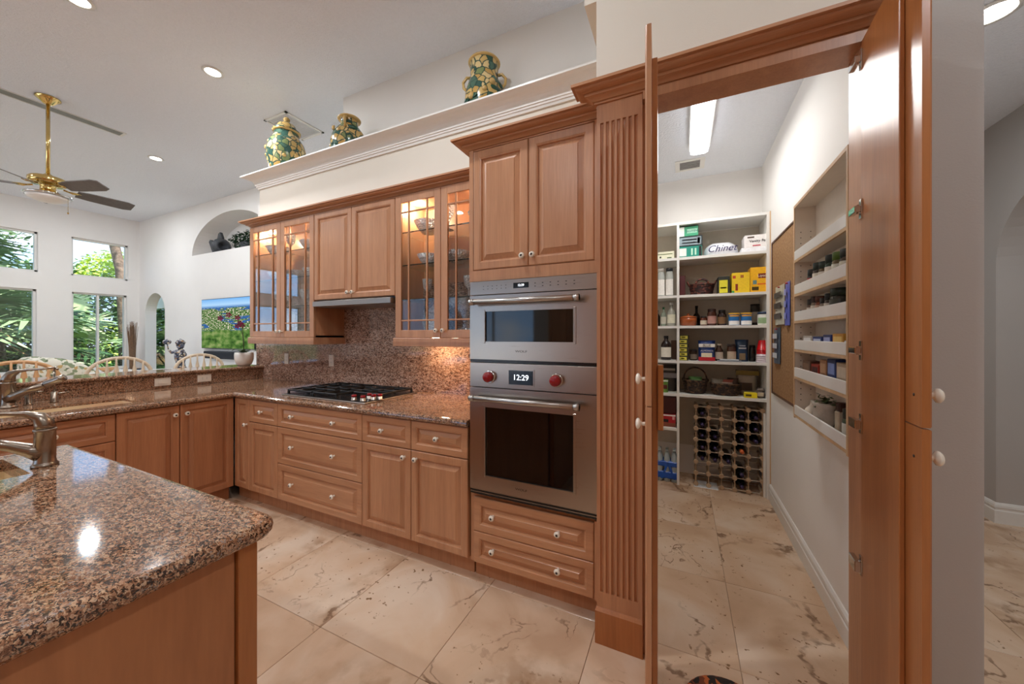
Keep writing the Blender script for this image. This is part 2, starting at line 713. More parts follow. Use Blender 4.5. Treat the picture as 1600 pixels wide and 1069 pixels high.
def majolica():
    m, N, L, p = base_mat('painted_majolica')
    tc = N.new('ShaderNodeTexCoord')
    nz = N.new('ShaderNodeTexNoise')
    nz.inputs['Scale'].default_value = 14
    L.new(tc.outputs['Object'], nz.inputs['Vector'])
    mv = N.new('ShaderNodeMixRGB')
    mv.inputs[0].default_value = .04
    L.new(tc.outputs['Object'], mv.inputs[1])
    L.new(nz.outputs['Color'], mv.inputs[2])
    v1 = N.new('ShaderNodeTexVoronoi')
    v2 = N.new('ShaderNodeTexVoronoi')
    v2.feature = 'DISTANCE_TO_EDGE'
    for v in (v1, v2):
        v.inputs['Scale'].default_value = 19
        L.new(mv.outputs[0], v.inputs['Vector'])
    sp = N.new('ShaderNodeSeparateColor')
    L.new(v1.outputs['Color'], sp.inputs[0])
    r1 = N.new('ShaderNodeValToRGB')
    r1.color_ramp.interpolation = 'CONSTANT'
    e = r1.color_ramp.elements
    for _ in range(4):
        e.new(.5)
    for i, (q, h) in enumerate([(0, '4a6a5a'), (.18, 'c9aa6a'), (.42, 'd8c08a'), (.66, 'bf9a56'), (.80, '7d8a5a'), (.90, '365a50')]):
        e[i].position = q
        e[i].color = S(h)
    L.new(sp.outputs[0], r1.inputs['Fac'])
    r2 = N.new('ShaderNodeValToRGB')
    r2.color_ramp.elements[0].position = .03
    r2.color_ramp.elements[0].color = (0, 0, 0, 1)
    r2.color_ramp.elements[1].position = .10
    L.new(v2.outputs['Distance'], r2.inputs['Fac'])
    mx = N.new('ShaderNodeMixRGB')
    mx.inputs[1].default_value = S('2a4a42')
    L.new(r2.outputs['Color'], mx.inputs[0])
    L.new(r1.outputs['Color'], mx.inputs[2])
    L.new(mx.outputs[0], p.inputs['Base Color'])
    p.inputs['Roughness'].default_value = .2
    return m


def emission(name, h, strength):
    m, N, L, p = base_mat(name)
    N.remove(p)
    e = N.new('ShaderNodeEmission')
    e.inputs['Color'].default_value = S(h)
    e.inputs['Strength'].default_value = strength
    L.new(e.outputs[0], N['Material Output'].inputs['Surface'])
    return m


def steel(name, h='b9b6b2', rough=.28, stretch=(2, 2, 260)):
    m, N, L, p = base_mat(name)
    tc = N.new('ShaderNodeTexCoord')
    mp = N.new('ShaderNodeMapping')
    mp.inputs['Scale'].default_value = stretch
    L.new(tc.outputs['Object'], mp.inputs['Vector'])
    nz = N.new('ShaderNodeTexNoise')
    nz.inputs['Scale'].default_value = 3
    L.new(mp.outputs[0], nz.inputs['Vector'])
    r = N.new('ShaderNodeMapRange')
    r.inputs['To Min'].default_value = rough - .02
    r.inputs['To Max'].default_value = rough + .03
    L.new(nz.outputs['Fac'], r.inputs['Value'])
    L.new(r.outputs[0], p.inputs['Roughness'])
    p.inputs['Base Color'].default_value = S(h)
    p.inputs['Metallic'].default_value = 1.0
    p.inputs['Anisotropic'].default_value = .5
    return m


def patterned(name, cols, scale, kind='VORONOI', rough=.5, warp=.0, bump=0.0):
    m, N, L, p = base_mat(name)
    tc = N.new('ShaderNodeTexCoord')
    vec = tc.outputs['Object']
    if kind == 'VORONOI':
        t = N.new('ShaderNodeTexVoronoi')
        t.inputs['Scale'].default_value = scale
        sp = N.new('ShaderNodeSeparateColor')
        L.new(t.outputs['Color'], sp.inputs[0])
        src = sp.outputs[0]
    else:
        t = N.new('ShaderNodeTexNoise')
        t.inputs['Scale'].default_value = scale
        t.inputs['Detail'].default_value = 4
        t.inputs['Distortion'].default_value = warp
        src = t.outputs['Fac']
    L.new(vec, t.inputs['Vector'])
    r = N.new('ShaderNodeValToRGB')
    r.color_ramp.interpolation = 'CONSTANT' if kind == 'VORONOI' else 'LINEAR'
    e = r.color_ramp.elements
    while len(e) < len(cols):
        e.new(.5)
    for i, (pos, h) in enumerate(cols):
        e[i].position = pos
        e[i].color = S(h)
    L.new(src, r.inputs['Fac'])
    L.new(r.outputs['Color'], p.inputs['Base Color'])
    p.inputs['Roughness'].default_value = rough
    if bump:
        b = N.new('ShaderNodeBump')
        b.inputs['Strength'].default_value = bump
        b.inputs['Distance'].default_value = .01
        L.new(src, b.inputs['Height'])
        L.new(b.outputs[0], p.inputs['Normal'])
    return m


M = {}
M['wood'] = wood('maple_wood', 'c08c67')
M['wood_h'] = wood('maple_wood_across', 'c08c67', stretch=(.9, 14, 14))
M['wood_y_shaded'] = wood('maple_wood_along_shaded', 'b37a55', stretch=(14, .9, 14))  # same maple, darkened and reddened for the peninsula's dimmer light
M['wood_p_shaded'] = wood('maple_wood_peninsula_shaded', 'b37a55')  # upright-grain copy, with the peninsula's shade put into its colour
M['wood_red'] = wood('red_maple_wood', 'b0703f', rough=.28)
M['wood_dark'] = wood('maple_wood_worn', '9a6038', rough=.4)
M['ply'] = wood('birch_panel', 'b0754c', rough=.34, stretch=(7, 7, .9), var=.2)
M['tan'] = wood('light_maple_edge', 'd2b088', rough=.5)
GR = [(0, '1a120e'), (.24, '3f291c'), (.38, '7a5138'), (.58, '966a4f'), (.76, 'b48a6c'), (.92, 'c9a684'), (1, '8f8078')]
M['granite'] = granite('brown_granite', GR, scale=290)
M['granite_b'] = granite('brown_granite_fine', [(0, '33241e'), (.22, '66483b'), (.45, '9a7460'), (.7, 'bd9782'), (1, 'd6bcaa')], scale=230, rough=.05)
M['marble'] = marble()
M['grout'] = simple('grout', 'b89c80', .8)
M['white_wall'] = simple('white_wall_paint', 'efece8', .7, var=.01, scale=4, bump=.06, bscale=160)
M['grey_wall'] = simple('grey_wall_paint', 'e6e2dc', .7, var=.01, scale=4, bump=.06, bscale=160)
M['cream_wall'] = simple('cream_wall_paint', 'e3dccf', .7, var=.01, scale=4, bump=.06, bscale=160)
M['ceil'] = simple('ceiling_plaster', 'ebeef4', .85, var=.015, scale=40, bump=.8, bscale=70)
M['white'] = simple('white_gloss_trim', 'e9e7e2', .35, var=.01)
M['lam'] = simple('white_laminate', 'e8e6e1', .4, var=.01)
M['steel'] = steel('brushed_steel', 'aaa097')
M['steel_v'] = steel('brushed_steel_upright', stretch=(260, 2, 2))
M['nickel'] = steel('brushed_nickel', 'a39688', .24, (3, 3, 3))
M['chrome'] = simple('chrome', 'd8d8d8', .08, 1.0, var=.02)
M['brass'] = simple('polished_brass', 'dfc27e', .12, 1.0, var=.04)
M['black'] = simple('black_enamel', '0c0c0d', .25, var=.2)
M['iron'] = simple('cast_iron', '111112', .45, var=.3)
M['blackglass'] = simple('black_oven_glass', '050506', .04, var=.2, spec=.6)
M['bglass2'] = simple('black_display', '030304', .1, var=.2)
M['red'] = simple('red_knob', '8c0f16', .25, var=.05)
M['ceramic'] = simple('ivory_ceramic', 'efe6d6', .15, var=.02)
M['dark'] = simple('dark_brown', '2a1a10', .4)
M['porcelain'] = simple('biscuit_porcelain', 'e6d2b0', .15, var=.02)
M['plate'] = simple('ivory_plastic', 'e8dccb', .35, var=.02)
M['slot'] = simple('dark_slot', '3a322c', .5)
M['glass'] = glass('window_glass', refl=.03)
M['cabglass'] = glass('cabinet_glass', (.98, .99, .99, 1), refl=.02, k=.45)
M['shelfglass'] = glass('green_edge_glass', (.93, .97, .95, 1), refl=.05, k=.4)
M['crystal'] = crystal()
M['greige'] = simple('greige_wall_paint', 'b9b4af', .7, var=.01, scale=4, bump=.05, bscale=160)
M['lampface'] = emission('lamp_face', 'fff6ea', 16)
M['tubeface'] = emission('fluorescent_diffuser', 'f6f8ff', 3.0)
M['puck'] = emission('puck_lamp', 'ffe4bc', 60)
M['digits'] = emission('display_digits', 'f2f6ff', 1.6)
# ================================================================= THE SETTING
YF = 1.77          # front plane of the base cabinets
YW = 2.52          # kitchen wall
mb = MB()
mb.box(-10.4, 3.4, -5.7, 4.5, -.12, -.006)
floor = struct('floor', mb, M['grout'], label='grout bed under the polished cream stone floor', origin=(0, 0, 0))
# stone tiles, 60 cm, one object each
TX0, TY0, TS, TG = -1.59, 1.18, .605, .0009
tmb = MB()
tmb.box(TG, TS - TG, TG, TS - TG, -.006, 0, .0015)
tproto = None
for i in range(-4, 8):
    for j in range(-2, 5):
        x, y = TX0 + i * TS, TY0 + j * TS
        if x + TS < -3.5 or x > 2.3:
            continue
        if tproto is None:
            tproto = obj('floor_tile', MB().add([(a, b, c) for a, b, c in tmb.v], tmb.f), M['marble'], floor)
            t = tproto
        else:
            t = tproto.copy()
            COL.objects.link(t)
        t.location = (x, y, 0)
# plain far floor of the living room and behind the camera
mb = MB()
mb.box(-10.26, -4.03, -5.5, 3.6, -.006, 0)
mb.box(-4.03, 3.3, -5.5, -.05, -.006, -.0005)
obj('floor_slab', mb, M['marble'], floor)

# ceiling: high ceiling, with lower ceilings in pantry and hall
mb = MB()
mb.box(-10.4, 2.4, -5.7, 2.6, CEIL, CEIL + .12)
mb.box(-10.4, -3.0, 2.6, 3.62, CEIL, CEIL + .12)
struct('ceiling', mb, M['ceil'], label='high white textured ceiling')
mb = MB()
mb.box(-1.0, .69, 2.60, 4.2, 3.03, 3.15)
mb.box(-.30, .69, 1.85, 2.60, 3.03, 3.15)
mb.box(.876, 2.2, 1.8, 4.3, 3.03, 3.15)
struct('ceiling', mb, M['ceil'], label='lower white ceiling over pantry and hall')


def wall_with_holes(name, F, u0, u1, v0, v1, t, holes, mat, label=None):
    """slab in F's plane (thickness t behind it) with rectangular holes (u0,u1,v0,v1)"""
    us = sorted({u0, u1} | {h[0] for h in holes} | {h[1] for h in holes})
    vs = sorted({v0, v1} | {h[2] for h in holes} | {h[3] for h in holes})
    b = MB()
    for a, c in zip(us[:-1], us[1:]):
        run = None
        for d, e in zip(vs[:-1], vs[1:]):
            m_ = ((a + c) / 2, (d + e) / 2)
            solid = not any(h[0] < m_[0] < h[1] and h[2] < m_[1] < h[3] for h in holes)
            if solid:
                run = (run[0], e) if run else (d, e)
            if run and (not solid or e == vs[-1]):
                b.fbox(F, a, c, run[0], run[1], -t, 0)
                run = None
    return struct(name, b, mat, label=label)


FW = Face('E', -10.26)
WIN = [(1.40, 2.142, 2.535, 3.24), (2.528, 3.285, 2.535, 3.255), (1.40, 2.128, .76, 2.23), (2.532, 3.265, .76, 2.23),
       (-.2, .9, .76, 2.23), (-.2, .9, 2.535, 3.24), (-2.6, -.8, .3, 2.23), (-2.6, -.8, 2.535, 3.24)]
wall_with_holes('wall_left', FW, -5.5, 3.45, 0, CEIL, .14, WIN, M['white_wall'], 'living room window wall')
for i, (a, c, d, e) in enumerate(WIN):
    b = MB()
    for (p, q, r, s_) in [(a, c, d, d + .035), (a, c, e - .03, e), (a, a + .03, d, e), (c - .03, c, d, e)]:
        b.fbox(FW, p, q, r, s_, -.12, -.05)
    if i == 3:
        b.fbox(FW, 2.862, 2.892, d, e, -.115, -.055)
    w = struct('window_%d' % (i + 1), b, M['white'], label='white framed window in the living room wall')
    g = MB()
    g.fbox(FW, a + .03, c - .03, d + .035, e - .03, -.088, -.082)
    obj('pane', g, M['glass'], w)

# back wall behind the camera: four glazed sliders
FB = Face('N', -5.5)
SL = [(-9.3, -6.7, .05, 2.75), (-6.2, -3.6, .05, 2.75)]
wall_with_holes('wall_back', FB, -10.4, 2.4, 0, CEIL, .14, SL, M['white_wall'], 'wall behind the kitchen with glazed sliders')
for i, (a, c, d, e) in enumerate(SL):
    b = MB()
    for (p, q, r, s_) in [(a, c, d, d + .06), (a, c, e - .06, e), (a, a + .06, d, e), (c - .06, c, d, e), ((a + c) / 2 - .03, (a + c) / 2 + .03, d, e)]:
        b.fbox(FB, p, q, r, s_, -.11, -.05)
    w = struct('window_%d' % (i + 11), b, M['white'], label='white framed glazed slider')
    g = MB()
    g.fbox(FB, a + .06, c - .06, d + .06, e - .06, -.085, -.08)
    obj('pane', g, M['glass'], w)

# kitchen wall behind the camera with a run of tall maple cabinets (seen in the oven glass and steel)
mb = MB()
mb.box(-2.3, 2.15, -3.6, -3.46, 0, CEIL)
struct('wall_kitchen_back', mb, M['grey_wall'], label='kitchen wall behind the camera')


def arch_pts(u0, u1, v0, vs, r, n=24):
    """outline of an arched hole: up the left side, over the arch, down the right"""
    uc, rx = (u0 + u1) / 2, (u1 - u0) / 2
    return [(u0, v0)] + [(uc - rx * math.cos(PI * k / n), vs + r * math.sin(PI * k / n)) for k in range(n + 1)] + [(u1, v0)]


def arched_wall(b, F, u0, u1, v0, v1, t, arch):
    """slab from u0..u1 with one arched hole whose outline is arch (open at the bottom)"""
    a0, a1 = arch[0][0], arch[-1][0]
    vb = arch[0][1]
    if u0 < a0:
        b.fbox(F, u0, a0, v0, v1, -t, 0)
    if u1 > a1:
        b.fbox(F, a1, u1, v0, v1, -t, 0)
    if vb > v0:
        b.fbox(F, a0, a1, v0, vb, -t, 0)
    top = arch[1:-1]
    for (p, q) in zip(top[:-1], top[1:]):
        b.add([F(p[0], p[1], 0), F(q[0], q[1], 0), F(q[0], v1, 0), F(p[0], v1, 0), F(p[0], p[1], -t), F(q[0], q[1], -t), F(q[0], v1, -t), F(p[0], v1, -t)],
              [(0, 1, 2, 3), (7, 6, 5, 4), (0, 4, 5, 1), (3, 2, 6, 7)])


# television wall with the arched doorway and the half-round niche
FT = Face('S', 3.45)
b = MB()
arched_wall(b, FT, -10.4, -8.3, 0, CEIL, .17, arch_pts(-9.99, -9.17, 0, 1.87, .40))
arched_wall(b, FT, -8.3, -3.0, 0, CEIL, .42, arch_pts(-8.15, -5.75, 2.88, 2.88, .65, 32))
b.fbox(FT, -8.3, -5.6, 2.7, CEIL, -.44, -.42)
b.box(-11.4, -8.3, 3.62, 4.0, 2.5, 2.6)  # unseen roof and side piece, added to keep sun off the arch reveal
b.box(-9.0, -8.9, 3.62, 4.0, 0, 2.5)
struct('wall_front', b, M['white_wall'], label='tall white living room wall with arched doorway and niche')
# window beyond the arched doorway
b = MB()
for (p, q, r, s_) in [(-11.3, -11.22, 0, 2.5), (-9.16, -9.0, 0, 2.5), (-11.22, -9.16, 2.02, 2.5), (-11.22, -9.16, 0, .1), (-10.26, -10.2, .1, 2.02)]:
    b.fbox(FT, p, q, r, s_, -.50, -.42)
w = struct('door_1', b, M['white'], label='white framed glass door beyond the arched doorway')
g = MB()
g.fbox(FT, -11.22, -9.16, .1, 2.02, -.465, -.46)
obj('pane', g, M['glass'], w)
g = MB()
g.tube([(-10.23, 3.87, 1.0), (-10.23, 3.82, 1.0), (-10.15, 3.82, 1.0)], .012, 8)
obj('door_handle', g, M['nickel'], w)

# kitchen wall block (up to the plant shelf), upper wall, soffit and the wall over the pantry
mb = MB()
mb.box(-4.48, -3.06, YW, 3.45, 0, 2.95)
mb.box(-3.06, -1.0, YW, 2.66, 0, CEIL)
mb.box(-1.0, -.30, 2.42, 2.60, 0, 2.9)
mb.box(-1.0, -.30, YW, 2.60, 2.9, CEIL)
mb.box(-3.06, -3.0, 2.66, 3.45, 0, CEIL)
struct('wall_kitchen', mb, M['grey_wall'], label='kitchen wall behind the cabinets', origin=(-3, 2.6, 0))
mb = MB()
mb.box(-3.88, -.37, 2.2, YW - .001, 2.521, 2.94)
struct('wall_soffit', mb, M['cream_wall'], label='cream soffit above the wall cabinets')
mb = MB()
mb.box(-.363, .60, 1.69, 1.85, 2.48, CEIL)
mb.box(-.363, -.30, 1.85, 2.42, 2.48, CEIL)
mb.box(-.42, -.363, 1.69, 2.2, 2.985, CEIL)
struct('wall_pantry_front', mb, M['cream_wall'], label='cream wall above the pantry doorway')
mb = MB()
mb.box(-.30, -.163, 1.80, 2.60, 0, 3.03)
mb.box(-1.0, -.92, 2.60, 4.2, 0, 3.03)
mb.box(-1.0, .69, 4.12, 4.24, 0, 3.03)
struct('wall_pantry_back', mb, M['white_wall'], label='white pantry back and side walls')
mb = MB()
mb.box(.69, .78, 1.85, 4.3, 0, CEIL)
struct('wall_pantry_right', mb, M['white_wall'], label='right wall of the pantry')
mb = MB()
mb.box(.612, .876, 1.69, 1.85, 0, CEIL)
mb.box(.781, .876, 1.85, 4.3, 0, CEIL)
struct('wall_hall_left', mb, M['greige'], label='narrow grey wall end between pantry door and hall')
mb = MB()
FH = Face('W', 2.15)
arched_wall(mb, FH, 1.2, 4.3, 0, CEIL, .4, arch_pts(2.93, 4.03, 0, 1.94, .55))
mb.fbox(FH, -5.5, 1.2, 0, CEIL, -.4, 0)
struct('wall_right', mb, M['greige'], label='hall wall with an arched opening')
mb = MB()
mb.box(.876, 2.6, 4.3, 4.4, 0, CEIL)
mb.box(.876, 2.15, 1.69, 1.8, 3.03, CEIL)
mb.box(2.55, 2.6, 2.0, 4.4, 0, CEIL)
struct('wall_hall_end', mb, M['grey_wall'], label='end wall of the hall')

# white cornice along the soffit
def cove(h, pr, z0):
    P = [(-.02, z0), (.012, z0), (.016, z0 + .016), (.022, z0 + .018), (.024, z0 + .03), (.030, z0 + .032)]
    for k in range(1, 8):
        a = k / 8 * PI / 2
        P.append((.030 + (pr - .042) * (1 - math.cos(a)), z0 + .032 + (h - .047) * math.sin(a)))
    P += [(pr - .008, z0 + h - .014), (pr, z0 + h - .012), (pr, z0 + h), (-.02, z0 + h)]
    return P


mb = MB()
mb.sweep([(-3.88, 2.52), (-3.88, 2.2), (-.37, 2.2)][::-1][::-1], cove(.115, .12, 2.895))
struct('trim_1', mb, M['white'], label='deep white cornice along the plant shelf')
mb = MB()
mb.box(-3.87, -.37, 2.21, 2.515, 2.94, 2.99)
struct('trim_2', mb, M['white'], label='plant shelf top above the cabinets')
# baseboards
BB = [(0, 0), (.014, 0), (.014, .085), (.010, .092), (.010, .105), (.014, .109), (.012, .125), (.005, .138), (0, .14)]
mb = MB()
mb.sweep([(.69, 4.12), (.69, 1.86)][::1], [(-o, z) for o, z in BB] if False else BB)
struct('baseboard_pantry', mb, M['white'], label='white moulded baseboard along the pantry wall')
mb = MB()
mb.sweep([(2.15, 4.3), (2.15, 4.03), (2.55, 4.03)], [(o, z * 1.1) for o, z in BB])
struct('baseboard_right', mb, M['white'], label='white moulded baseboard at the hall arch')

# pantry door casing
mb = MB()
mb.box(-.155, .612, 1.66, 1.80, 2.45, 2.487)
mb.box(.575, .612, 1.66, 1.79, 0, 2.45)
mb.box(-.163, -.112, 1.70, 1.80, 0, 2.45)
struct('door_2', mb, M['wood'], label='maple casing of the pantry doorway')

# ================================================================= CABINET PARTS
def knob(F, u, v, parent, r=.016):
    o = F(u, v, 0)
    b = MB()
    b.lathe([(.0085, 0), (.007, .006), (.006, .012), (.009, .015), (r, .021), (r * 1.03, .026), (r * .8, .031), (r * .42, .0325)], o, F.out(), 14)
    b.m = 1
    b.lathe([(r * .42, .0325), (.0, .0335)], o, F.out(), 10)
    return obj('knob', b, [M['ceramic'], M['dark']], parent)


def cabinet(name, F, u0, u1, v0, v1, depth, label, fronts, kick=True, mat='wood', cat='cabinet', group=None, drawn='wood_h', kind_open=False, kext=0):
    """fronts: (kind, u0, u1, v0, v1, [(ku, kv), ...])"""
    c = F((u0 + u1) / 2, 0 if kick else v0, -depth / 2)
    t = thing(name, (c[0], c[1], 0 if kick else v0), label, cat, group)
    b = MB()
    if not kind_open:
        b.fbox(F, u0 + .0015, u1 - .0015, v0, v1, -depth, -.0205)
        obj('carcass', b, M[mat], t)
    if kick:
        b = MB()
        b.fbox(F, u0 + (.0015 if not kext else -kext), u1 - .0015, 0.0005, v0, -.095, -.077)
        obj('toe_kick', b, M[mat], t)
    for (k, a, c2, d, e, kn) in fronts:
        b = MB()
        b.panel(F, a + .0022, c2 - .0022, d + .0022, e - .0022)
        dm = M[drawn] if k == 'drawer' else M[mat]
        p = obj('drawer' if k == 'drawer' else 'door', b, dm, t)
        for (ku, kv) in kn:
            knob(F, ku, kv, p)
    return t


FS = Face('S', YF)
Z0, Z1, ZT = .124, .698, .887
# ---- base cabinets on the kitchen wall, left to right
cabinet('base_cabinet', FS, -3.481, -3.271, Z0, ZT, .72, 'narrow maple base cabinet door in the corner beside the peninsula', [
    ('door', -3.481, -3.271, Z0, ZT, [(-3.30, .672)])], kext=.078)
cabinet('base_cabinet', FS, -3.271, -2.891, Z0, ZT, .72, 'maple base cabinet with one drawer over one door, left of the wide drawers', [
    ('drawer', -3.271, -2.891, Z1, ZT, [(-3.09, .795)]), ('door', -3.271, -2.891, Z0, Z1, [])])
cabinet('base_cabinet', FS, -2.891, -1.969, Z0, ZT, .72, 'wide maple base cabinet of three stacked drawers below the cooktop', [
    ('drawer', -2.891, -1.969, Z1, ZT, [(-2.70, .795), (-2.24, .795)]), ('drawer', -2.891, -1.969, .41, Z1, [(-2.70, .56), (-2.24, .56)]),
    ('drawer', -2.891, -1.969, Z0, .41, [(-2.70, .275), (-2.24, .275)])])
cabinet('base_cabinet', FS, -1.969, -1.545, Z0, ZT, .72, 'maple base cabinet with drawer and door just right of the wide drawers', [
    ('drawer', -1.969, -1.545, Z1, ZT, [(-1.78, .795)]), ('door', -1.969, -1.545, Z0, Z1, [(-1.592, .648)])])
cabinet('base_cabinet', FS, -1.545, -1.122, Z0, ZT, .72, 'maple base cabinet with drawer and door next to the wall ovens', [
    ('drawer', -1.545, -1.122, Z1, ZT, [(-1.338, .795)]), ('door', -1.545, -1.122, Z0, Z1, [(-1.498, .648)])])
# ---- peninsula cabinets
FP = Face('E', -3.483)
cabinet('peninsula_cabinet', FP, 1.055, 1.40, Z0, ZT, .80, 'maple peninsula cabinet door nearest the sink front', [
    ('door', 1.055, 1.40, Z0, ZT, [(1.365, .815)])], drawn='wood_y_shaded', mat='wood_p_shaded')
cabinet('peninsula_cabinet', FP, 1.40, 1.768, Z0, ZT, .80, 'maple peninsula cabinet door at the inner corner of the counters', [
    ('door', 1.40, 1.768, Z0, ZT, [(1.437, .815)])], drawn='wood_y_shaded', mat='wood_p_shaded')
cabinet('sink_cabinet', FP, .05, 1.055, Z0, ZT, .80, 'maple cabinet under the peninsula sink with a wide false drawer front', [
    ('drawer', .05, 1.055, .70, ZT, [(.785, .795)]), ('door', .05, .50, Z0, .70, []), ('door', .50, 1.055, Z0, .70, [])], drawn='wood_y_shaded', mat='wood_p_shaded', kind_open=True)
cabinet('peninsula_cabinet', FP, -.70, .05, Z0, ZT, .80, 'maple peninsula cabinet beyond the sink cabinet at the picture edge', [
    ('drawer', -.70, .05, .70, ZT, [(-.33, .795)]), ('door', -.70, -.33, Z0, .70, []), ('door', -.33, .05, Z0, .70, [])], drawn='wood_y_shaded', mat='wood_p_shaded')

# ---- tall cabinets behind the camera
FN = Face('N', -2.80)
for i in range(5):
    x0 = -2.25 + i * .86
    cabinet('tall_cabinet', FN, x0, x0 + .86, Z0, 2.45, .62, 'tall two-door maple cabinet behind the camera, %s from the left' % ['first', 'second', 'third', 'fourth', 'fifth'][i], [
        ('door', x0, x0 + .43, Z0, 2.45, [(x0 + .40, 1.1)]), ('door', x0 + .43, x0 + .86, Z0, 2.45, [(x0 + .46, 1.1)])])

# ---- counters
def nose(z0, z1, out, inn=.06):
    h = (z1 - z0) / 2
    P = [(-inn, z0), (out - h, z0)]
    for k in range(1, 8):
        a = -PI / 2 + PI * k / 8
        P.append((out - h + h * math.cos(a), z0 + h + h * math.sin(a)))
    return P + [(out - h, z1), (-inn, z1)]


ZC0, ZC1 = .889, .93
b = MB()
b.sweep([(-3.508, -.9), (-3.508, 1.80), (-1.118, 1.80)], nose(ZC0, ZC1, .055))
b.box(-3.568, -1.118, 1.86, YW - .024, ZC0, ZC1)
b.box(-4.334, -3.568, 1.22, YW - .024, ZC0, ZC1)          # corner
b.box(-3.63, -3.568, -.9, 1.22, ZC0, ZC1)          # strip in front of the sink
b.box(-4.334, -3.92, -.9, 1.22, ZC0, ZC1)                # strip behind the sink
b.box(-3.92, -3.63, -.9, .25, ZC0, ZC1)
obj('countertop', b, M['granite'], label='L-shaped polished brown granite countertop on the peninsula and cooktop run', cat='countertop')
b = MB()
b.box(-4.47, -1.118, YW - .022, YW - .0005, ZC1, 1.86)
obj('backsplash', b, M['granite_b'], label='polished brown granite backsplash behind the cooktop', cat='backsplash')
# raised bar of the peninsula
t = thing('raised_bar', (-4.5, 1.0, 0), 'raised brown granite bar ledge along the back of the peninsula', 'bar')
b = MB()
b.box(-4.36, -4.335, -.9, YW - .024, ZC1, 1.042, .002)
obj('bar_face', b, M['granite'], t)
b = MB()
b.box(-4.60, -4.362, -.9, YW - .024, 0, 1.04)
obj('bar_wall', b, M['white_wall'], t)
b = MB()
b.sweep([(-4.36, -.9), (-4.36, YW - .024)], nose(1.043, 1.077, .04))
b.box(-4.74, -4.41, -.9, YW - .024, 1.043, 1.077)
obj('bar_top', b, M['granite'], t)
# the double-bowl sink in the peninsula
t = thing('kitchen_sink', (-3.775, .73, .70), 'biscuit coloured undermount sink in the peninsula counter', 'sink')
b = MB()
b.box(-3.935, -3.918, .24, 1.232, .70, .914)
b.box(-3.632, -3.615, .24, 1.232, .70, .914)
b.box(-3.918, -3.632, 1.218, 1.232, .70, .914)
b.box(-3.918, -3.632, .24, .255, .70, .914)
b.box(-3.918, -3.632, .255, 1.218, .70, .712)
obj('basin', b, M['porcelain'], t)
b = MB()
b.lathe([(.0, .003), (.035, .003), (.045, 0)], (-3.775, .75, .7125), (0, 0, 1), 14)
obj('drain', b, M['chrome'], t)

# ---- island
t = thing('kitchen_island', (-1.7, -.25, 0), 'maple kitchen island with plain plywood end panel under brown granite', 'island')
b = MB()
for q in [(-2.42, -2.41, -1.3, .545), (-1.06, -1.031, -1.3, .517), (-2.41, -1.06, .525, .545), (-2.41, -1.06, -1.3, -1.28)]:
    b.box(*q, .10, ZC0 - .001)
b.box(-2.41, -1.06, -1.28, .525, .10, .12)
obj('carcass', b, M['wood'], t)
b = MB()
b.box(-1.03, -1.012, -1.3, .515, .0005, ZC0 - .001, .001)
obj('end_panel', b, M['ply'], t)
b = MB()
b.box(-1.03, -1.0, .518, .562, .0005, ZC0 - .001, .002)
obj('corner_post', b, M['wood_red'], t)
b = MB()
b.box(-2.38, -1.06, -1.25, .49, .0005, .10)
obj('toe_kick', b, M['wood_dark'], t)
b = MB()
R = .045
cx, cy = -.985 - R, .595 - R
path = [(-.985, -1.35)] + [(cx + R * math.cos(a * PI / 12), cy + R * math.sin(a * PI / 12)) for a in range(0, 7)] + [(-2.47, .595), (-2.47, -1.35)]
b.sweep(path, [(o - .021, z) for o, z in nose(ZC0, ZC1 + .006, .036, .012)])
b.box(-2.06, -1.005, -1.35, .575, ZC0, ZC1 + .0058)
b.box(-2.43, -2.06, .415, .575, ZC0, ZC1 + .0058)
b.box(-2.43, -2.06, -1.35, .06, ZC0, ZC1 + .0055)
b.box(-2.43, -2.395, .06, .415, ZC0, ZC1 + .0055)
obj('island_top', b, M['granite'], t, label='polished speckled granite slab')
t = thing('prep_sink', (-2.22, .24, .75), 'small biscuit undermount prep sink in the island top', 'sink')
b = MB()
for q in [(-2.41, -2.396, .045, .43), (-2.059, -2.045, .045, .43), (-2.396, -2.059, .416, .43), (-2.396, -2.059, .045, .059)]:
    b.box(*q, .75, .9)
b.box(-2.396, -2.059, .059, .416, .75, .762)
obj('basin', b, M['porcelain'], t)
b = MB()
b.lathe([(.0, .003), (.03, .003), (.04, 0)], (-2.22, .24, .7625), (0, 0, 1), 14)
obj('drain', b, M['chrome'], t)

# ---- wall cabinets
YU = 2.175
FU = Face('S', YU)
M['glassedge'] = simple('dark_glass_edge', '14221e', .1)
UB, UT = 1.40, 2.52


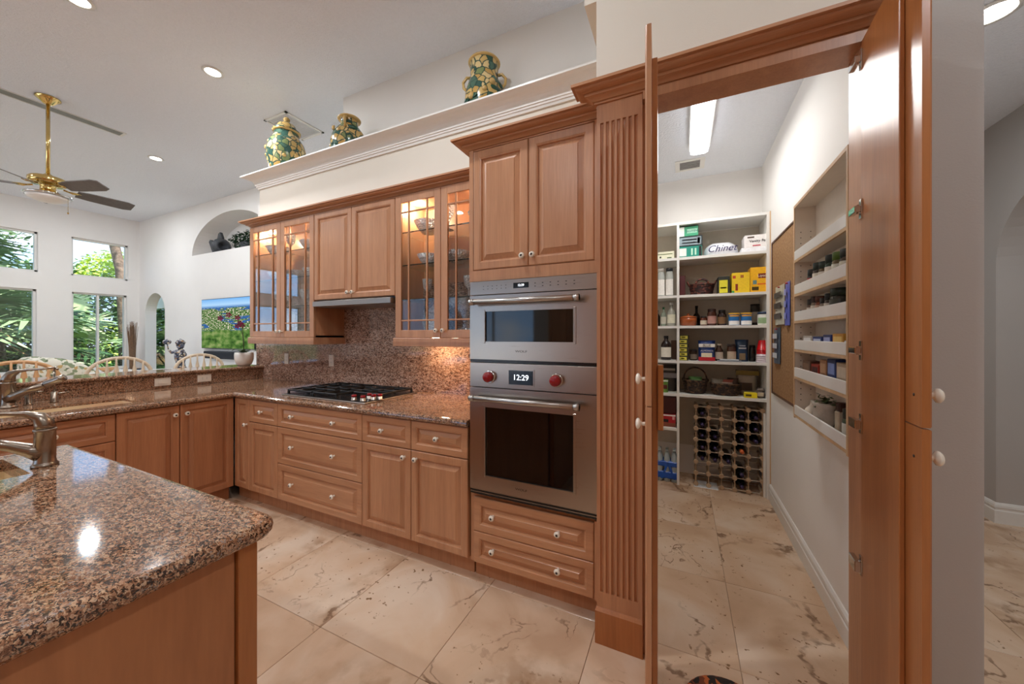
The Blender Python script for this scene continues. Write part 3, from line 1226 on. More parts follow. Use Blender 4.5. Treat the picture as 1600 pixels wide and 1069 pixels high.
def glass_cabinet(u0, um, u1, label, knobs_v=1.455, end_shelves=False):
    t = thing('glass_cabinet', ((u0 + u1) / 2, 2.35, UB), label, 'cabinet')
    b = MB()
    D = YW - YU - .004
    b.fbox(FU, u0, u0 + .018, UB, UT, -D, -.021)
    b.fbox(FU, u1 - .018, u1, UB, UT, -D, -.021)
    b.fbox(FU, u0, u1, UB, UB + .018, -D, -.021)
    b.fbox(FU, u0, u1, UT - .018, UT, -D, -.021)
    b.fbox(FU, u0, u1, UB, UT, -D, -D + .008)
    obj('carcass', b, M['wood'], t)
    for z in (1.70, 1.974, 2.235):
        b = MB()
        b.fbox(FU, u0 + .02, u1 - .02, z - .004, z + .004, -D + .01, -.043)
        b.m = 1
        b.fbox(FU, u0 + .02, u1 - .02, z - .004, z + .004, -.043, -.040)
        obj('glass_shelf', b, [M['shelfglass'], M['glassedge']], t)
    for (a, c, side) in ((u0, um, 1), (um, u1, -1)):
        a, c = a + .002, c - .002
        d, e = UB + .002, UT - .004
        fr = .058
        b = MB()
        b.fbox(FU, a, a + fr, d, e, -.02, 0, .002)
        b.fbox(FU, c - fr, c, d, e, -.02, 0, .002)
        b.fbox(FU, a + fr, c - fr, d, d + fr, -.02, 0, .002)
        b.fbox(FU, a + fr, c - fr, e - fr, e, -.02, 0, .002)
        dr = obj('door', b, M['wood'], t)
        b = MB()
        iu, iv = .072, .075
        for u in (a + fr + iu, c - fr - iu):
            b.fbox(FU, u - .006, u + .006, d + fr, e - fr, -.018, -.003, .002)
        for v in (d + fr + iv, e - fr - iv):
            b.fbox(FU, a + fr, c - fr, v - .006, v + .006, -.017, -.004, .002)
        obj('muntins', b, M['wood'], dr)
        b = MB()
        b.fbox(FU, a + fr - .004, c - fr + .004, d + fr - .004, e - fr + .004, -.013, -.010)
        obj('pane', b, M['cabglass'], dr)
        knob(FU, (c - .028) if side == 1 else (a + .028), knobs_v, dr)
    for u in (u0 + .10, u1 - .10):
        b = MB()
        b.lathe([(.0, -.001), (.022, -.001), (.03, .008)], (u, YU + .16, UT - .03), (0, 0, 1), 12)
        obj('puck_light', b, M['puck'], t)
        lamp('puck_lamp', 'POINT', (u, YU + .16, UT - .07), 4.5, .02, (1, .84, .62))
    b = MB()
    L = nose(0, 0, 0)
    b.fbox(FU, u0 - .012, u1 + (.012 if end_shelves else .0), 1.335, UB - .001, -.02, .012, .003)
    for k in (1.352, 1.360, 1.368):
        b.fbox(FU, u0 - .012, u1 + (.012 if end_shelves else .0), k, k + .003, .010, .0145)
    b.fbox(FU, u0 - .012, u0 + .008, 1.335, UB - .001, -D, -.02)
    if end_shelves:
        b.fbox(FU, u1 - .008, u1 + .012, 1.335, UB - .001, -D, -.02)
    obj('light_rail', b, M['wood'], t)
    if end_shelves:
        for z in (1.385, 1.70, 2.02, 2.33):
            b = MB()
            pts = [(u0, YW - .004)] + [(u0 - .20 * math.sin(a * PI / 16), YW - .004 - .28 * math.cos(a * PI / 16)) for a in range(0, 9)]
            b.prism(pts, lambda p, q, h: (p, q, h), z - .009, z + .009)
            obj('end_shelf', b, M['wood'], t)
    return t


gcl = glass_cabinet(-4.006, -3.506, -3.021, 'maple wall cabinet with paired muntin glass doors left of the range hood, lit inside', end_shelves=True)
gcr = glass_cabinet(-2.056, -1.615, -1.118, 'maple wall cabinet with paired muntin glass doors between hood and ovens, lit inside')
for u in (-1.80, -1.35):
    b = MB()
    b.lathe([(.0, -.001), (.022, -.001), (.03, .008)], (u, 2.36, UB - .010), (0, 0, 1), 12)
    obj('under_light', b, M['puck'], gcr)
    lamp('undercabinet_lamp', 'AREA', (u, 2.36, UB - .02), 1.1, .05, (1, .62, .34))
cabinet('wall_cabinet', FU, -3.019, -2.058, 1.735, UT, .34, 'maple wall cabinet with two solid raised panel doors over the range hood', [
    ('door', -3.019, -2.543, 1.735, UT - .004, [(-2.572, 1.785)]), ('door', -2.543, -2.058, 1.735, UT - .004, [(-2.514, 1.785)])], kick=False)
t = thing('range_hood', (-2.54, 2.3, 1.665), 'slim stainless steel pull-out range hood below solid wall cabinet', 'range hood')
b = MB()
b.box(-3.01, -2.07, 2.20, YW - .024, 1.685, 1.733)
obj('housing', b, M['black'], t)
b = MB()
b.box(-3.0, -2.075, 2.145, 2.198, 1.675, 1.722, .003)
obj('front_strip', b, M['steel'], t)
b = MB()
b.box(-2.99, -2.09, 2.20, YW - .05, 1.672, 1.684, .002)
obj('filter', b, M['steel'], t)

# crown mouldings of the cabinets
def crown(z0, h, pr):
    Q = [(0, 0), (.06, 0), (.06, .14), (.14, .14), (.16, .17), (.21, .24), (.29, .31), (.39, .36), (.46, .37), (.46, .56), (.55, .56), (.59, .57),
         (.68, .59), (.77, .63), (.83, .68), (.85, .72), (.85, .80), (1.0, .80), (1.0, 1.0), (0, 1.0)]
    return [((o * pr if o else -.02), z0 + z * h) for i, (o, z) in enumerate(Q)]


b = MB()
b.sweep([(-4.006, YW - .003), (-4.006, YU + .021), (-1.118, YU + .021)], crown(2.5205, .06, .085))
obj('crown_molding', b, M['wood_h'], label='maple crown molding along the top of the wall cabinets', cat='molding')
b = MB()
b.sweep([(-1.113, 2.19), (-1.113, YF + .02), (-.364, YF + .02)], crown(2.4835, .055, .085))
obj('crown_molding', b, M['wood_h'], label='maple crown molding on top of the tall oven cabinet', cat='molding')
b = MB()
b.sweep([(-.363, 1.69), (-.363, 1.672), (.66, 1.672)], crown(2.4875, .063, .092))
obj('crown_molding', b, M['wood_h'], label='maple crown molding over the fluted column and pantry doorway', cat='molding')

# ---- tall oven cabinet
t = thing('oven_cabinet', (-.74, 2.1, 0), 'tall maple cabinet that houses the two wall ovens', 'cabinet')
b = MB()
b.box(-1.113, -.365, YF + .021, 2.415, .11, .505)
b.box(-1.113, -.365, YF + .021, 2.415, 1.735, 2.483)
b.box(-1.113, -1.10, YF + .021, 2.415, .505, 1.735)
b.box(-.378, -.365, YF + .021, 2.415, .505, 1.735)
b.box(-1.10, -.378, 2.395, 2.415, .505, 1.735)
b.box(-.39, -.365, YF, YF + .02, .115, .505)
b.box(-1.113, -.365, YF + .004, YF + .02, 1.728, 1.79)
b.box(-1.113, -1.087, YF + .002, YF + .02, 1.79, 2.483)
b.box(-.39, -.365, YF + .002, YF + .02, 1.79, 2.483)
obj('carcass', b, M['wood'], t)
b = MB()
b.box(-1.113, -.365, YF + .077, YF + .095, .0005, .109)
obj('toe_kick', b, M['wood'], t)
for (a, c, ku) in ((-1.085, -.744, -.772), (-.741, -.391, -.713)):
    b = MB()
    b.panel(FS, a, c, 1.792, 2.474)
    d = obj('door', b, M['wood'], t)
    knob(FS, ku, 1.845, d)
for (v0, v1, vk) in ((.300, .493, .405), (.118, .297, .215)):
    b = MB()
    b.panel(FS, -1.083, -.393, v0, v1)
    d = obj('drawer', b, M['wood_h'], t)
    knob(FS, -.955, vk, d)
    knob(FS, -.575, vk, d)

# ---- the two ovens
def handle(F, u0, u1, v, parent, r=.0155, w=.052):
    b = MB()
    for u in (u0 + .025, u1 - .025):
        b.tube([F(u, v, 0), F(u, v, w)], .011, 10)
    b.tube([F(u0, v, w), F(u1, v, w)], r, 14)
    for u in (u0, u1 - .028):
        b.tube([F(u, v, w), F(u + .028, v, w)], r * 1.14, 14)
    return obj('handle', b, M['steel_v'], parent)


FO = Face('S', 1.752)
OX0, OX1 = -1.096, -.369
def oven_window(t, v0, v1, wv0, wv1, mat='steel'):
    b = MB()
    u0, u1 = -1.0, -.488
    for q in [(OX0, u0, v0, v1), (u1, OX1, v0, v1), (u0, u1, v0, wv0), (u0, u1, wv1, v1)]:
        b.fbox(FO, *q, -.03, 0, 0)
    for q in [(u0 - .012, u0 + .004, wv0 - .01, wv1 + .01), (u1 - .004, u1 + .012, wv0 - .01, wv1 + .01)]:
        b.fbox(FO, *q, -.012, .003, .002)
    d = obj('door', b, M[mat], t)
    b = MB()
    b.fbox(FO, u0, u1, wv0, wv1, -.016, -.008)
    obj('door_glass', b, M['blackglass'], d)
    return d


t = thing('wall_oven', (-.74, 1.95, 1.27), 'upper stainless steel speed oven with small black display and wide bar handle', 'oven')
b = MB()
b.box(-1.09, -.385, 1.785, 2.35, 1.275, 1.72)
obj('body', b, M['black'], t)
b = MB()
b.fbox(FO, OX0, OX1, 1.6475, 1.7225, -.03, 0, .0015)
obj('control_panel', b, M['steel'], t)
b = MB()
b.fbox(FO, -.822, -.733, 1.673, 1.702, -.004, .001)
d = obj('display', b, M['bglass2'], t)
text('12:29', .017, (-.777, 1.7497, 1.6875), M['digits'], d, name='clock_digits')
b = MB()
for i in range(6):
    for j in range(2):
        b.fbox(FO, -.70 + i * .042, -.692 + i * .042, 1.676 + j * .016, 1.680 + j * .016, -.001, .0006)
        b.fbox(FO, -.87 - i * .028, -.864 - i * .028, 1.676 + j * .016, 1.679 + j * .016, -.001, .0006)
obj('key_marks', b, M['slot'], t, kind='stuff')
d = oven_window(t, 1.285, 1.643, 1.385, 1.553)
handle(FO, -1.066, -.447, 1.603, d)
text('WOLF', .0165, (-.776, 1.7515, 1.333), M['slot'], d, sx=1.5, name='brand_lettering')
b = MB()
b.fbox(FO, OX0, OX1, 1.268, 1.2835, -.03, -.004)
obj('lower_trim', b, M['black'], t)

t = thing('wall_oven', (-.74, 1.95, .52), 'lower stainless steel oven with two red knobs and clock display', 'oven')
b = MB()
b.box(-1.09, -.385, 1.785, 2.35, .53, 1.26)
obj('body', b, M['black'], t)
b = MB()
b.fbox(FO, OX0, OX1, 1.130, 1.2655, -.03, 0, .0015)
obj('control_panel', b, M['steel'], t)
b = MB()
b.fbox(FO, -.855, -.70, 1.148, 1.238, -.004, .003, .001)
d = obj('display_bezel', b, M['steel'], t)
b = MB()
b.fbox(FO, -.848, -.707, 1.155, 1.231, .002, .0042)
obj('display', b, M['bglass2'], d)
text('12:29', .042, (-.777, 1.7472, 1.193), M['digits'], d, name='clock_digits')
for u in (-.965, -.578):
    b = MB()
    o = FO(u, 1.190, 0)
    b.m = 1
    b.lathe([(.036, 0), (.036, .006), (.031, .012)], o, FO.out(), 22)
    b.m = 0
    b.lathe([(.029, .008), (.0285, .034), (.026, .038), (0, .039)], o, FO.out(), 22)
    obj('control_knob', b, [M['red'], M['chrome']], t, label='red control knob with steel collar')
d = oven_window(t, .552, 1.126, .635, 1.018)
handle(FO, -1.066, -.447, 1.072, d)
text('WOLF', .0165, (-.776, 1.7515, .594), M['slot'], d, sx=1.5, name='brand_lettering')
b = MB()
for k in range(4):
    b.m = k % 2
    b.fbox(FO, OX0, OX1, .522 + k * .0075, .5295 + k * .0075, -.03, -.003 - .004 * (k % 2))
obj('vent_trim', b, [M['black'], M['steel']], t)

# ---- fluted column
t = thing('fluted_column', (-.26, 1.7, 0), 'fluted maple column between the oven cabinet and pantry doorway', 'column')
PX0, PX1, PYF = -.358, -.158, 1.675
b = MB()
b.box(PX0, PX1, PYF, 1.785, .165, .235)
b.box(PX0, PX1, PYF, 1.785, 2.40, 2.487)
poly = [(PX0, 1.785), (PX0, PYF)]
n, wf = 7, .0245
x = PX0 + .016
for k in range(n):
    for j in range(7):
        a = PI * j / 6
        poly.append((x + .0075 - .0075 * math.cos(a), PYF + .0095 * math.sin(a)))
    x += wf + .0005
poly += [(PX1, PYF), (PX1, 1.785)]
b.prism(poly, lambda p, q, h: (p, q, h), .235, 2.40)
obj('shaft', b, M['wood'], t)
b = MB()
b.box(PX0 - .006, PX1 + .002, PYF - .012, 1.785, .0005, .150)
b.hexa([(PX0 - .006, PYF - .012, .150), (PX0 - .006, 1.785, .150), (PX1 + .002, 1.785, .150), (PX1 + .002, PYF - .012, .150),
        (PX0, PYF, .165), (PX0, 1.785, .165), (PX1, 1.785, .165), (PX1, PYF, .165)])
obj('plinth', b, M['wood_red'], t)

# ---- pantry doors, standing open
def hinge(F, u, v, parent, tilt=.0):
    b = MB()
    b.fbox(F, u - .010, u + .010, v - .034, v + .034, 0, .005, .001)
    b.fbox(F, u - .012, u + .052, v - .011 - tilt, v + .011 + tilt * .3, .005, .022, .002)
    b.fbox(F, u - .002, u + .006, v - .016, v + .016, .003, .012, .001)
    return obj('hinge', b, M['chrome'], parent)


# right pair: hinge line at (.60, 1.655); leaf inside, cabinet fronts outside
t = thing('pantry_door', (.58, 1.655, 0), 'right-hand pantry door folded open beside the grey wall, inner face and steel hinges showing', 'door')
FL = Face('W', .565)
b = MB()
b.box(.565, .5775, 1.372, 1.655, .012, 2.445, .002)
lf = obj('leaf', b, M['wood_red'], t)
for v, k in ((2.38, .0), (1.86, .0), (1.367, .0), (1.112, .008), (.62, .012), (.14, .0)):
    hinge(FL, 1.648, v, lf, k)
FX = Face('E', .598)
for (v0, v1, kv, nm) in ((1.182, 2.466, 1.262, 'upper_front'), (.012, 1.178, 1.098, 'lower_front')):
    b = MB()
    b.panel(FX, 1.285, 1.655, v0, v1)
    f_ = obj(nm, b, M['wood_red'], t)
    knob(FX, 1.325, kv, f_, .019)
    b = MB()
    b.lathe([(.004, 0), (.004, .0015), (0, .002)], (.578, 1.325, kv), (-1, 0, 0), 8)
    obj('screw', b, M['slot'], f_)
t.rotation_euler = (0, 0, math.radians(-3.2))
# left pair, seen on edge
t = thing('pantry_door', (-.112, 1.645, 0), 'left-hand pantry door standing open edge-on beside the fluted column', 'door')
b = MB()
b.box(-.112, -.093, 1.372, 1.645, .012, 2.41, .002)
obj('leaf', b, M['wood_red'], t)
b = MB()
b.box(-.0925, -.074, 1.36, 1.40, 1.085, 1.315, .002)
obj('latch_block', b, M['wood_red'], t)
FX = Face('W', -.1315)
for (v0, v1, kv, nm) in ((1.182, 2.466, 1.268, 'upper_front'), (.012, 1.178, 1.112, 'lower_front')):
    b = MB()
    b.panel(FX, 1.285, 1.645, v0, v1)
    f_ = obj(nm, b, M['wood'], t)
    knob(FX, 1.325, kv, f_, .019)
t.rotation_euler = (0, 0, math.radians(3.0))
# ================================================================= COOKTOP, OUTLETS, FAUCETS
t = thing('gas_cooktop', (-2.5, 2.13, .93), 'stainless gas cooktop with black cast iron grates and five red knobs', 'cooktop')
b = MB()
b.box(-2.972, -2.032, 1.85, 2.412, .9305, .938, .003)
obj('tray', b, M['steel'], t)
b = MB()
b.box(-2.955, -2.05, 1.868, 2.395, .938, .9415, .002)
obj('burner_pan', b, M['black'], t)
BURN = [(-2.79, 2.0, .045), (-2.79, 2.27, .038), (-2.50, 2.13, .055), (-2.21, 2.28, .045), (-2.24, 2.10, .03)]
for (x, y, r_) in BURN:
    b = MB()
    b.lathe([(r_, 0), (r_, .010), (r_ * .8, .012), (r_ * .8, .018), (r_ * .7, .021), (0, .021)], (x, y, .9415), n=18)
    obj('burner', b, M['iron'], t)
for (x0, x1, y0, y1) in [(-2.945, -2.645, 1.885, 2.385), (-2.64, -2.36, 1.885, 2.385), (-2.355, -2.06, 2.03, 2.385)]:
    b = MB()
    z0, z1 = .962, .976
    for (p, q, u, v) in [(x0, x1, y0, y0 + .014), (x0, x1, y1 - .014, y1), (x0, x0 + .014, y0, y1), (x1 - .014, x1, y0, y1), (x0, x1, (y0 + y1) / 2 - .006, (y0 + y1) / 2 + .006)]:
        b.box(p, q, u, v, z0, z1, .003)
    xm = (x0 + x1) / 2
    b.box(xm - .006, xm + .006, y0, y1, z0, z1 + .004, .003)
    for yy in ((3 * y0 + y1) / 4, (y0 + 3 * y1) / 4):
        b.box(x0 + .01, x0 + (x1 - x0) * .4, yy - .005, yy + .005, z0, z1 + .004, .002)
        b.box(x1 - (x1 - x0) * .4, x1 - .01, yy - .005, yy + .005, z0, z1 + .004, .002)
    for p in (x0 + .007, x1 - .007):
        for u in (y0 + .007, y1 - .007):
            b.box(p - .008, p + .008, u - .008, u + .008, .9415, z0 + .002, .002)
    obj('grate', b, M['iron'], t)
for (x, y) in [(-2.185, 1.893), (-2.095, 1.893), (-2.13, 1.985), (-2.065, 1.965), (-2.04, 2.0)]:
    b = MB()
    b.m = 1
    b.lathe([(.021, 0), (.021, .004), (.018, .005), (.018, .024)], (x, y, .9415), n=16)
    b.m = 0
    b.lathe([(.0185, .024), (.018, .038), (.015, .041), (0, .041)], (x, y, .9415), n=16)
    obj('control_knob', b, [M['red'], M['steel']], t, label='red-topped steel knob')


def outlet(F, u, v, label, horiz=False, rocker=False, w=.072, h=.115):
    if horiz:
        w, h = h, w
    o = F(u, v - h / 2, 0)
    t = thing('wall_outlet' if not rocker else 'light_switch', o, label, 'outlet' if not rocker else 'switch')
    b = MB()
    b.fbox(F, u - w / 2, u + w / 2, v - h / 2, v + h / 2, 0.0005, .006, .002)
    obj('cover_plate', b, M['plate'], t)
    if rocker:
        b = MB()
        a, c = (.033, .016) if horiz else (.016, .033)
        b.fbox(F, u - a, u + a, v - c, v + c, .006, .009, .001)
        obj('rocker', b, M['plate'], t)
    else:
        b = MB()
        b.fbox(F, u - w * .33, u + w * .33, v - h * .33, v + h * .33, .006, .0075, .001)
        r_ = obj('receptacle', b, M['plate'], t)
        b = MB()
        for s_ in (-1, 1):
            for q in (-.006, .006):
                cu, cv = (u + s_ * .018, v + q) if horiz else (u + q, v + s_ * .018)
                e1, e2 = (.004, .0012) if horiz else (.0012, .004)
                b.fbox(F, cu - e1, cu + e1, cv - e2, cv + e2, .0075, .0082)
        obj('slots', b, M['slot'], r_)
    return t


FK = Face('S', YW - .022)
outlet(FK, -3.91, 1.165, 'ivory outlet on the backsplash at its left end by the orchid')
outlet(FK, -3.20, 1.165, 'ivory outlet on the backsplash left of the cooktop')
FBAR = Face('E', -4.335)
outlet(FBAR, 1.615, .990, 'ivory rocker switch plate on the bar face, the one nearer the sink', horiz=True, rocker=True)
outlet(FBAR, 1.935, .990, 'ivory outlet plate on the bar face near the inner corner', horiz=True)


def arc_pts(c, r, a0, a1, n, e1, e2):
    c, e1, e2 = Vector(c), Vector(e1), Vector(e2)
    return [c + e1 * (r * math.cos(a0 + (a1 - a0) * k / n)) + e2 * (r * math.sin(a0 + (a1 - a0) * k / n)) for k in range(n + 1)]


def pullout_faucet(x, y, z, d, label, k=1.0):
    """body, cap with long lever, angled spout with spray head; d = horizontal unit vector of the spout"""
    t = thing('pull_out_faucet', (x, y, z), label, 'faucet')
    o = Vector((x, y, z))
    d = Vector((d[0], d[1], 0)).normalized()
    up = Vector((0, 0, 1))
    b = MB()
    b.lathe([(.034 * k, 0), (.034 * k, .006), (.030 * k, .012), (.0275 * k, .016), (.0275 * k, .02), (.0265 * k, .022), (.0265 * k, .128 * k), (.029 * k, .13 * k), (.029 * k, .136 * k), (.027 * k, .138 * k)], o, n=24)
    obj('body', b, M['nickel'], t)
    b = MB()
    P = [o + up * .138 * k, o + up * .158 * k + d * .002, o + up * .182 * k + d * .014 * k, o + up * .198 * k + d * .045 * k, o + up * .204 * k + d * .09 * k, o + up * .206 * k + d * .15 * k, o + up * .214 * k + d * .20 * k]
    b.tube(P, [.027 * k, .0255 * k, .020 * k, .0105 * k, .0072 * k, .006 * k, .0045 * k], 14)
    obj('lever_handle', b, M['nickel'], t)
    b = MB()
    P = [o + up * .045 * k + d * .005, o + up * .065 * k + d * .035 * k, o + up * .085 * k + d * .075 * k, o + up * .12 * k + d * .16 * k]
    b.tube(P, [.030 * k, .024 * k, .0185 * k, .0165 * k], 14)
    obj('spout', b, M['nickel'], t)
    b = MB()
    q = o + up * .12 * k + d * .16 * k
    r_ = (d * .09 + up * .04).normalized()
    b.tube([q, q + r_ * .012, q + r_ * .06, q + r_ * .10, q + r_ * .115], [.0155 * k, .018 * k, .0185 * k, .021 * k, .019 * k], 14)
    obj('spray_head', b, M['nickel'], t)
    return t


pullout_faucet(-2.136, .462, .936, (-.45, -.9), 'brushed nickel single-lever faucet behind the island prep sink')
pullout_faucet(-4.12, .735, .93, (.72, .55), 'large brushed nickel pull-out faucet behind the peninsula sink', 1.25)
t = thing('water_tap', (-4.14, .938, .93), 'slim hooked nickel water tap at the end of the sink', 'faucet')
o = Vector((-4.14, .938, .93))
b = MB()
b.lathe([(.022, 0), (.022, .006), (.019, .010), (.0185, .075), (.014, .078)], o, n=18)
obj('body', b, M['nickel'], t)
b = MB()
up = Vector((0, 0, 1))
P = [o + up * .075, o + up * .225] + arc_pts(o + up * .225 + Vector((.035, 0, 0)), .035, PI, .15 * PI, 8, (1, 0, 0), (0, 0, 1))
b.tube(P, .0062, 10)
obj('spout', b, M['nickel'], t)
b = MB()
b.tube([o + up * .062, o + up * .062 + Vector((0, .07, .004))], .0055, 10)
b.tube([o + up * .062 + Vector((0, .055, .004)), o + up * .062 + Vector((0, .055, .03))], .0025, 8)
obj('lever', b, M['nickel'], t)
t = thing('soap_dispenser', (-4.155, .825, .93), 'short nickel soap dispenser beside the pull-out faucet', 'dispenser')
o = Vector((-4.155, .825, .93))
b = MB()
b.lathe([(.022, 0), (.022, .005), (.018, .008), (.018, .085), (.015, .095), (0, .097)], o, n=18)
obj('body', b, M['nickel'], t)
b = MB()
b.tube([o + up * .088, o + up * .090 + Vector((.05, .055, 0))], .005, 10)
obj('nozzle', b, M['nickel'], t)

# ================================================================= ORCHID ON THE BAR
M['leaf'] = simple('orchid_leaf', '2f4a22', .4, var=.25)
M['stem'] = simple('orchid_stem', '4a5a34', .5)
M['petal'] = simple('magenta_petal', '8e1f4a', .5, var=.2)
M['pot'] = simple('white_glazed_pot', 'efe8dd', .25, var=.02)
t = thing('potted_orchid', (-4.50, 2.385, 1.077), 'magenta orchid in a white round pot on the bar end', 'plant')
o = Vector((-4.50, 2.385, 1.077))
b = MB()
b.lathe([(.055, 0), (.075, .02), (.09, .07), (.092, .12), (.088, .15), (.082, .15), (.080, .13), (0, .125)], o, n=24)
obj('pot', b, M['pot'], t)
for k in range(6):
    a = k * 1.05 + .3
    e = Vector((math.cos(a), math.sin(a), 0))
    if e.y > .35:
        e.y *= .3
    s_ = e.cross(up) * .028
    b = MB()
    pts = [o + up * (.13 + .06 * math.sin(q * PI * .8)) + e * (.16 * q) for q in (0, .25, .5, .75, 1)]
    wd = [.3, .9, 1, .8, .1]
    vs = [p_ + s_ * w_ for p_, w_ in zip(pts, wd)] + [p_ - s_ * w_ for p_, w_ in zip(pts, wd)]
    b.add(vs, [(i, i + 1, i + 6, i + 5) for i in range(4)], True)
    obj('leaf', b, M['leaf'], t)
for (dx, dy, hh) in ((-.05, -.12, .57), (.02, -.05, .48)):
    b = MB()
    P = [o + Vector((0, 0, .12)), o + Vector((dx * .1, dy * .1, hh * .6)), o + Vector((dx * .4, dy * .5, hh * .95)), o + Vector((dx, dy * 1.1, hh)), o + Vector((dx * 1.3, dy * 1.7, hh * .93))]
    b.tube(P, .003, 6)
    st = obj('flower_stem', b, M['stem'], t)
    for q in (2, 3, 4):
        c = P[q]
        b = MB()
        for k in range(5):
            a = k * 2 * PI / 5
            e1 = Vector((0.2, math.cos(a), math.sin(a))).normalized()
            e2 = Vector((1, 0, 0)).cross(e1)
            b.add([c, c + e1 * .02 + e2 * .012, c + e1 * .034, c + e1 * .02 - e2 * .012], [(0, 1, 2, 3)])
        obj('flower', b, M['petal'], st)

# ================================================================= VASES ON THE PLANT SHELF
M['majolica'] = majolica()
M['majolica_y'] = simple('yellow_glaze', 'c4a263', .22, var=.12, scale=12)
def vase(loc, prof, label, lid=None, handles=None, rim=None):
    t = thing('painted_vase', loc, label, 'vase', 'painted fruit vases on the plant shelf')
    o = Vector(loc)
    b = MB()
    b.lathe(prof, o, n=28)
    body = obj('body', b, M['majolica'], t)
    if rim:
        r_, h_ = rim
        b = MB()
        b.lathe([(r_ - .012, h_ - .015), (r_ + .012, h_ - .008), (r_ + .016, h_), (r_ + .01, h_ + .008), (r_ - .015, h_ + .004)], o, n=28, cap=False)
        obj('rim', b, M['majolica_y'], t)
    # raised fruit and leaves on the body
    rnd = random.Random(int(abs(loc[0]) * 100))
    pr = [p_ for p_ in prof if p_[0] > .13]
    for k in range(14):
        a = -PI + rnd.random() * PI * 1.2 - .4
        r_, h_ = pr[rnd.randrange(len(pr))]
        c = o + Vector((r_ * math.cos(a), r_ * math.sin(a), h_ + rnd.uniform(-.03, .03)))
        e = Vector((math.cos(a), math.sin(a), 0))
        b = MB()
        s_ = .022 + .012 * rnd.random()
        if k % 2:
            b.lathe([(0, -.1 * s_), (s_ * .8, 0), (s_ * .75, s_ * .35), (s_ * .4, s_ * .6), (0, s_ * .65)], c - e * .006, e, 12)
            obj('fruit', b, M['majolica_y'], t)
        else:
            b.lathe([(0, 0), (s_ * 1.3, .002), (s_, s_ * .2), (0, s_ * .3)], c - e * .003, e, 10, sx=1.2, sy=.5)
            obj('leaf', b, M['mleaf'], t)
    if handles:
        r0, h0, r1, h1, az = handles
        for s_ in (0, 1):
            e = Vector((math.cos(az + s_ * PI), math.sin(az + s_ * PI), 0))
            b = MB()
            P = [o + e * r0 + up * h0, o + e * (r0 + .03) + up * (h0 + .004), o + e * (max(r0, r1) + .032) + up * (h0 * .7 + h1 * .3), o + e * (r1 + .028) + up * (h0 * .3 + h1 * .7), o + e * r1 + up * h1]
            b.tube(P, .011, 8)
            obj('handle', b, M['majolica_y'], t)
    if lid:
        r_, h_ = lid
        b = MB()
        b.lathe([(r_ + .015, h_), (r_ + .018, h_ + .01), (r_ * .85, h_ + .035), (r_ * .7, h_ + .075), (r_ * .3, h_ + .10), (.012, h_ + .105)], o, n=24)
        l_ = obj('lid', b, M['majolica'], t)
        b = MB()
        b.lathe([(.012, h_ + .10), (.016, h_ + .108), (.03, h_ + .125), (.03, h_ + .14), (.018, h_ + .156), (0, h_ + .158)], o, n=16)
        obj('lid_knob', b, M['majolica_y'], l_)
    return t


M['mleaf'] = simple('green_glaze', '24503f', .22, var=.2, scale=20)
vase((-3.66, 2.335, 2.9905), [(.10, 0), (.12, .01), (.15, .10), (.177, .22), (.178, .30), (.16, .38), (.122, .44), (.11, .46), (.11, .50)],
     'painted ginger jar with lid and knob, left end of the plant shelf', lid=(.11, .50), rim=(.11, .50))
vase((-2.755, 2.335, 2.9905), [(.09, 0), (.11, .02), (.15, .12), (.158, .18), (.14, .25), (.10, .31), (.075, .34), (.072, .38), (.085, .40)],
     'painted round vase with two small neck handles, middle of the plant shelf', handles=(.075, .37, .13, .27, 2.2), rim=(.085, .40))
vase((-1.335, 2.335, 2.9905), [(.11, 0), (.132, .05), (.146, .15), (.140, .23), (.118, .30), (.102, .345), (.104, .40), (.108, .455)],
     'painted tall vase with flared neck and ear handles, above the oven cabinet', handles=(.104, .36, .13, .26, .3), rim=(.104, .455))

# ================================================================= GLASSWARE IN THE LIT CABINETS
def goblet(loc, label, k=1.0):
    t = thing('goblet', loc, label, 'glass', 'cut glass goblets')
    b = MB()
    b.lathe([(.034 * k, 0), (.030 * k, .004), (.006 * k, .012), (.005 * k, .06 * k), (.012 * k, .075 * k), (.032 * k, .10 * k), (.038 * k, .14 * k), (.040 * k, .17 * k), (.038 * k, .17 * k), (.034 * k, .11 * k), (0, .085 * k)], loc, n=14)
    obj('bowl', b, M['crystal'], t)
    return t


def bowl(loc, r_, label):
    t = thing('glass_bowl', loc, label, 'bowl', 'cut glass bowls')
    b = MB()
    P = [(r_ * .45, 0), (r_ * .5, .006), (r_ * .75, r_ * .35), (r_, r_ * .8), (r_ * .97, r_ * .8), (r_ * .7, r_ * .35), (0, .012)]
    b.lathe(P, loc, n=20)
    obj('bowl_body', b, M['crystal'], t)
    return t


def platter(loc, r_, label):
    t = thing('glass_platter', loc, label, 'plate', 'cut glass platters')
    b = MB()
    ax = Vector((0, -.95, .31))
    o = Vector(loc) + Vector((0, 0, r_ * .95))
    b.lathe([(0, 0), (r_ * .6, .004), (r_, .018), (r_, .022), (r_ * .6, .010), (0, .006)], o, ax, 28)
    obj('disc', b, M['crystal'], t)
    return t


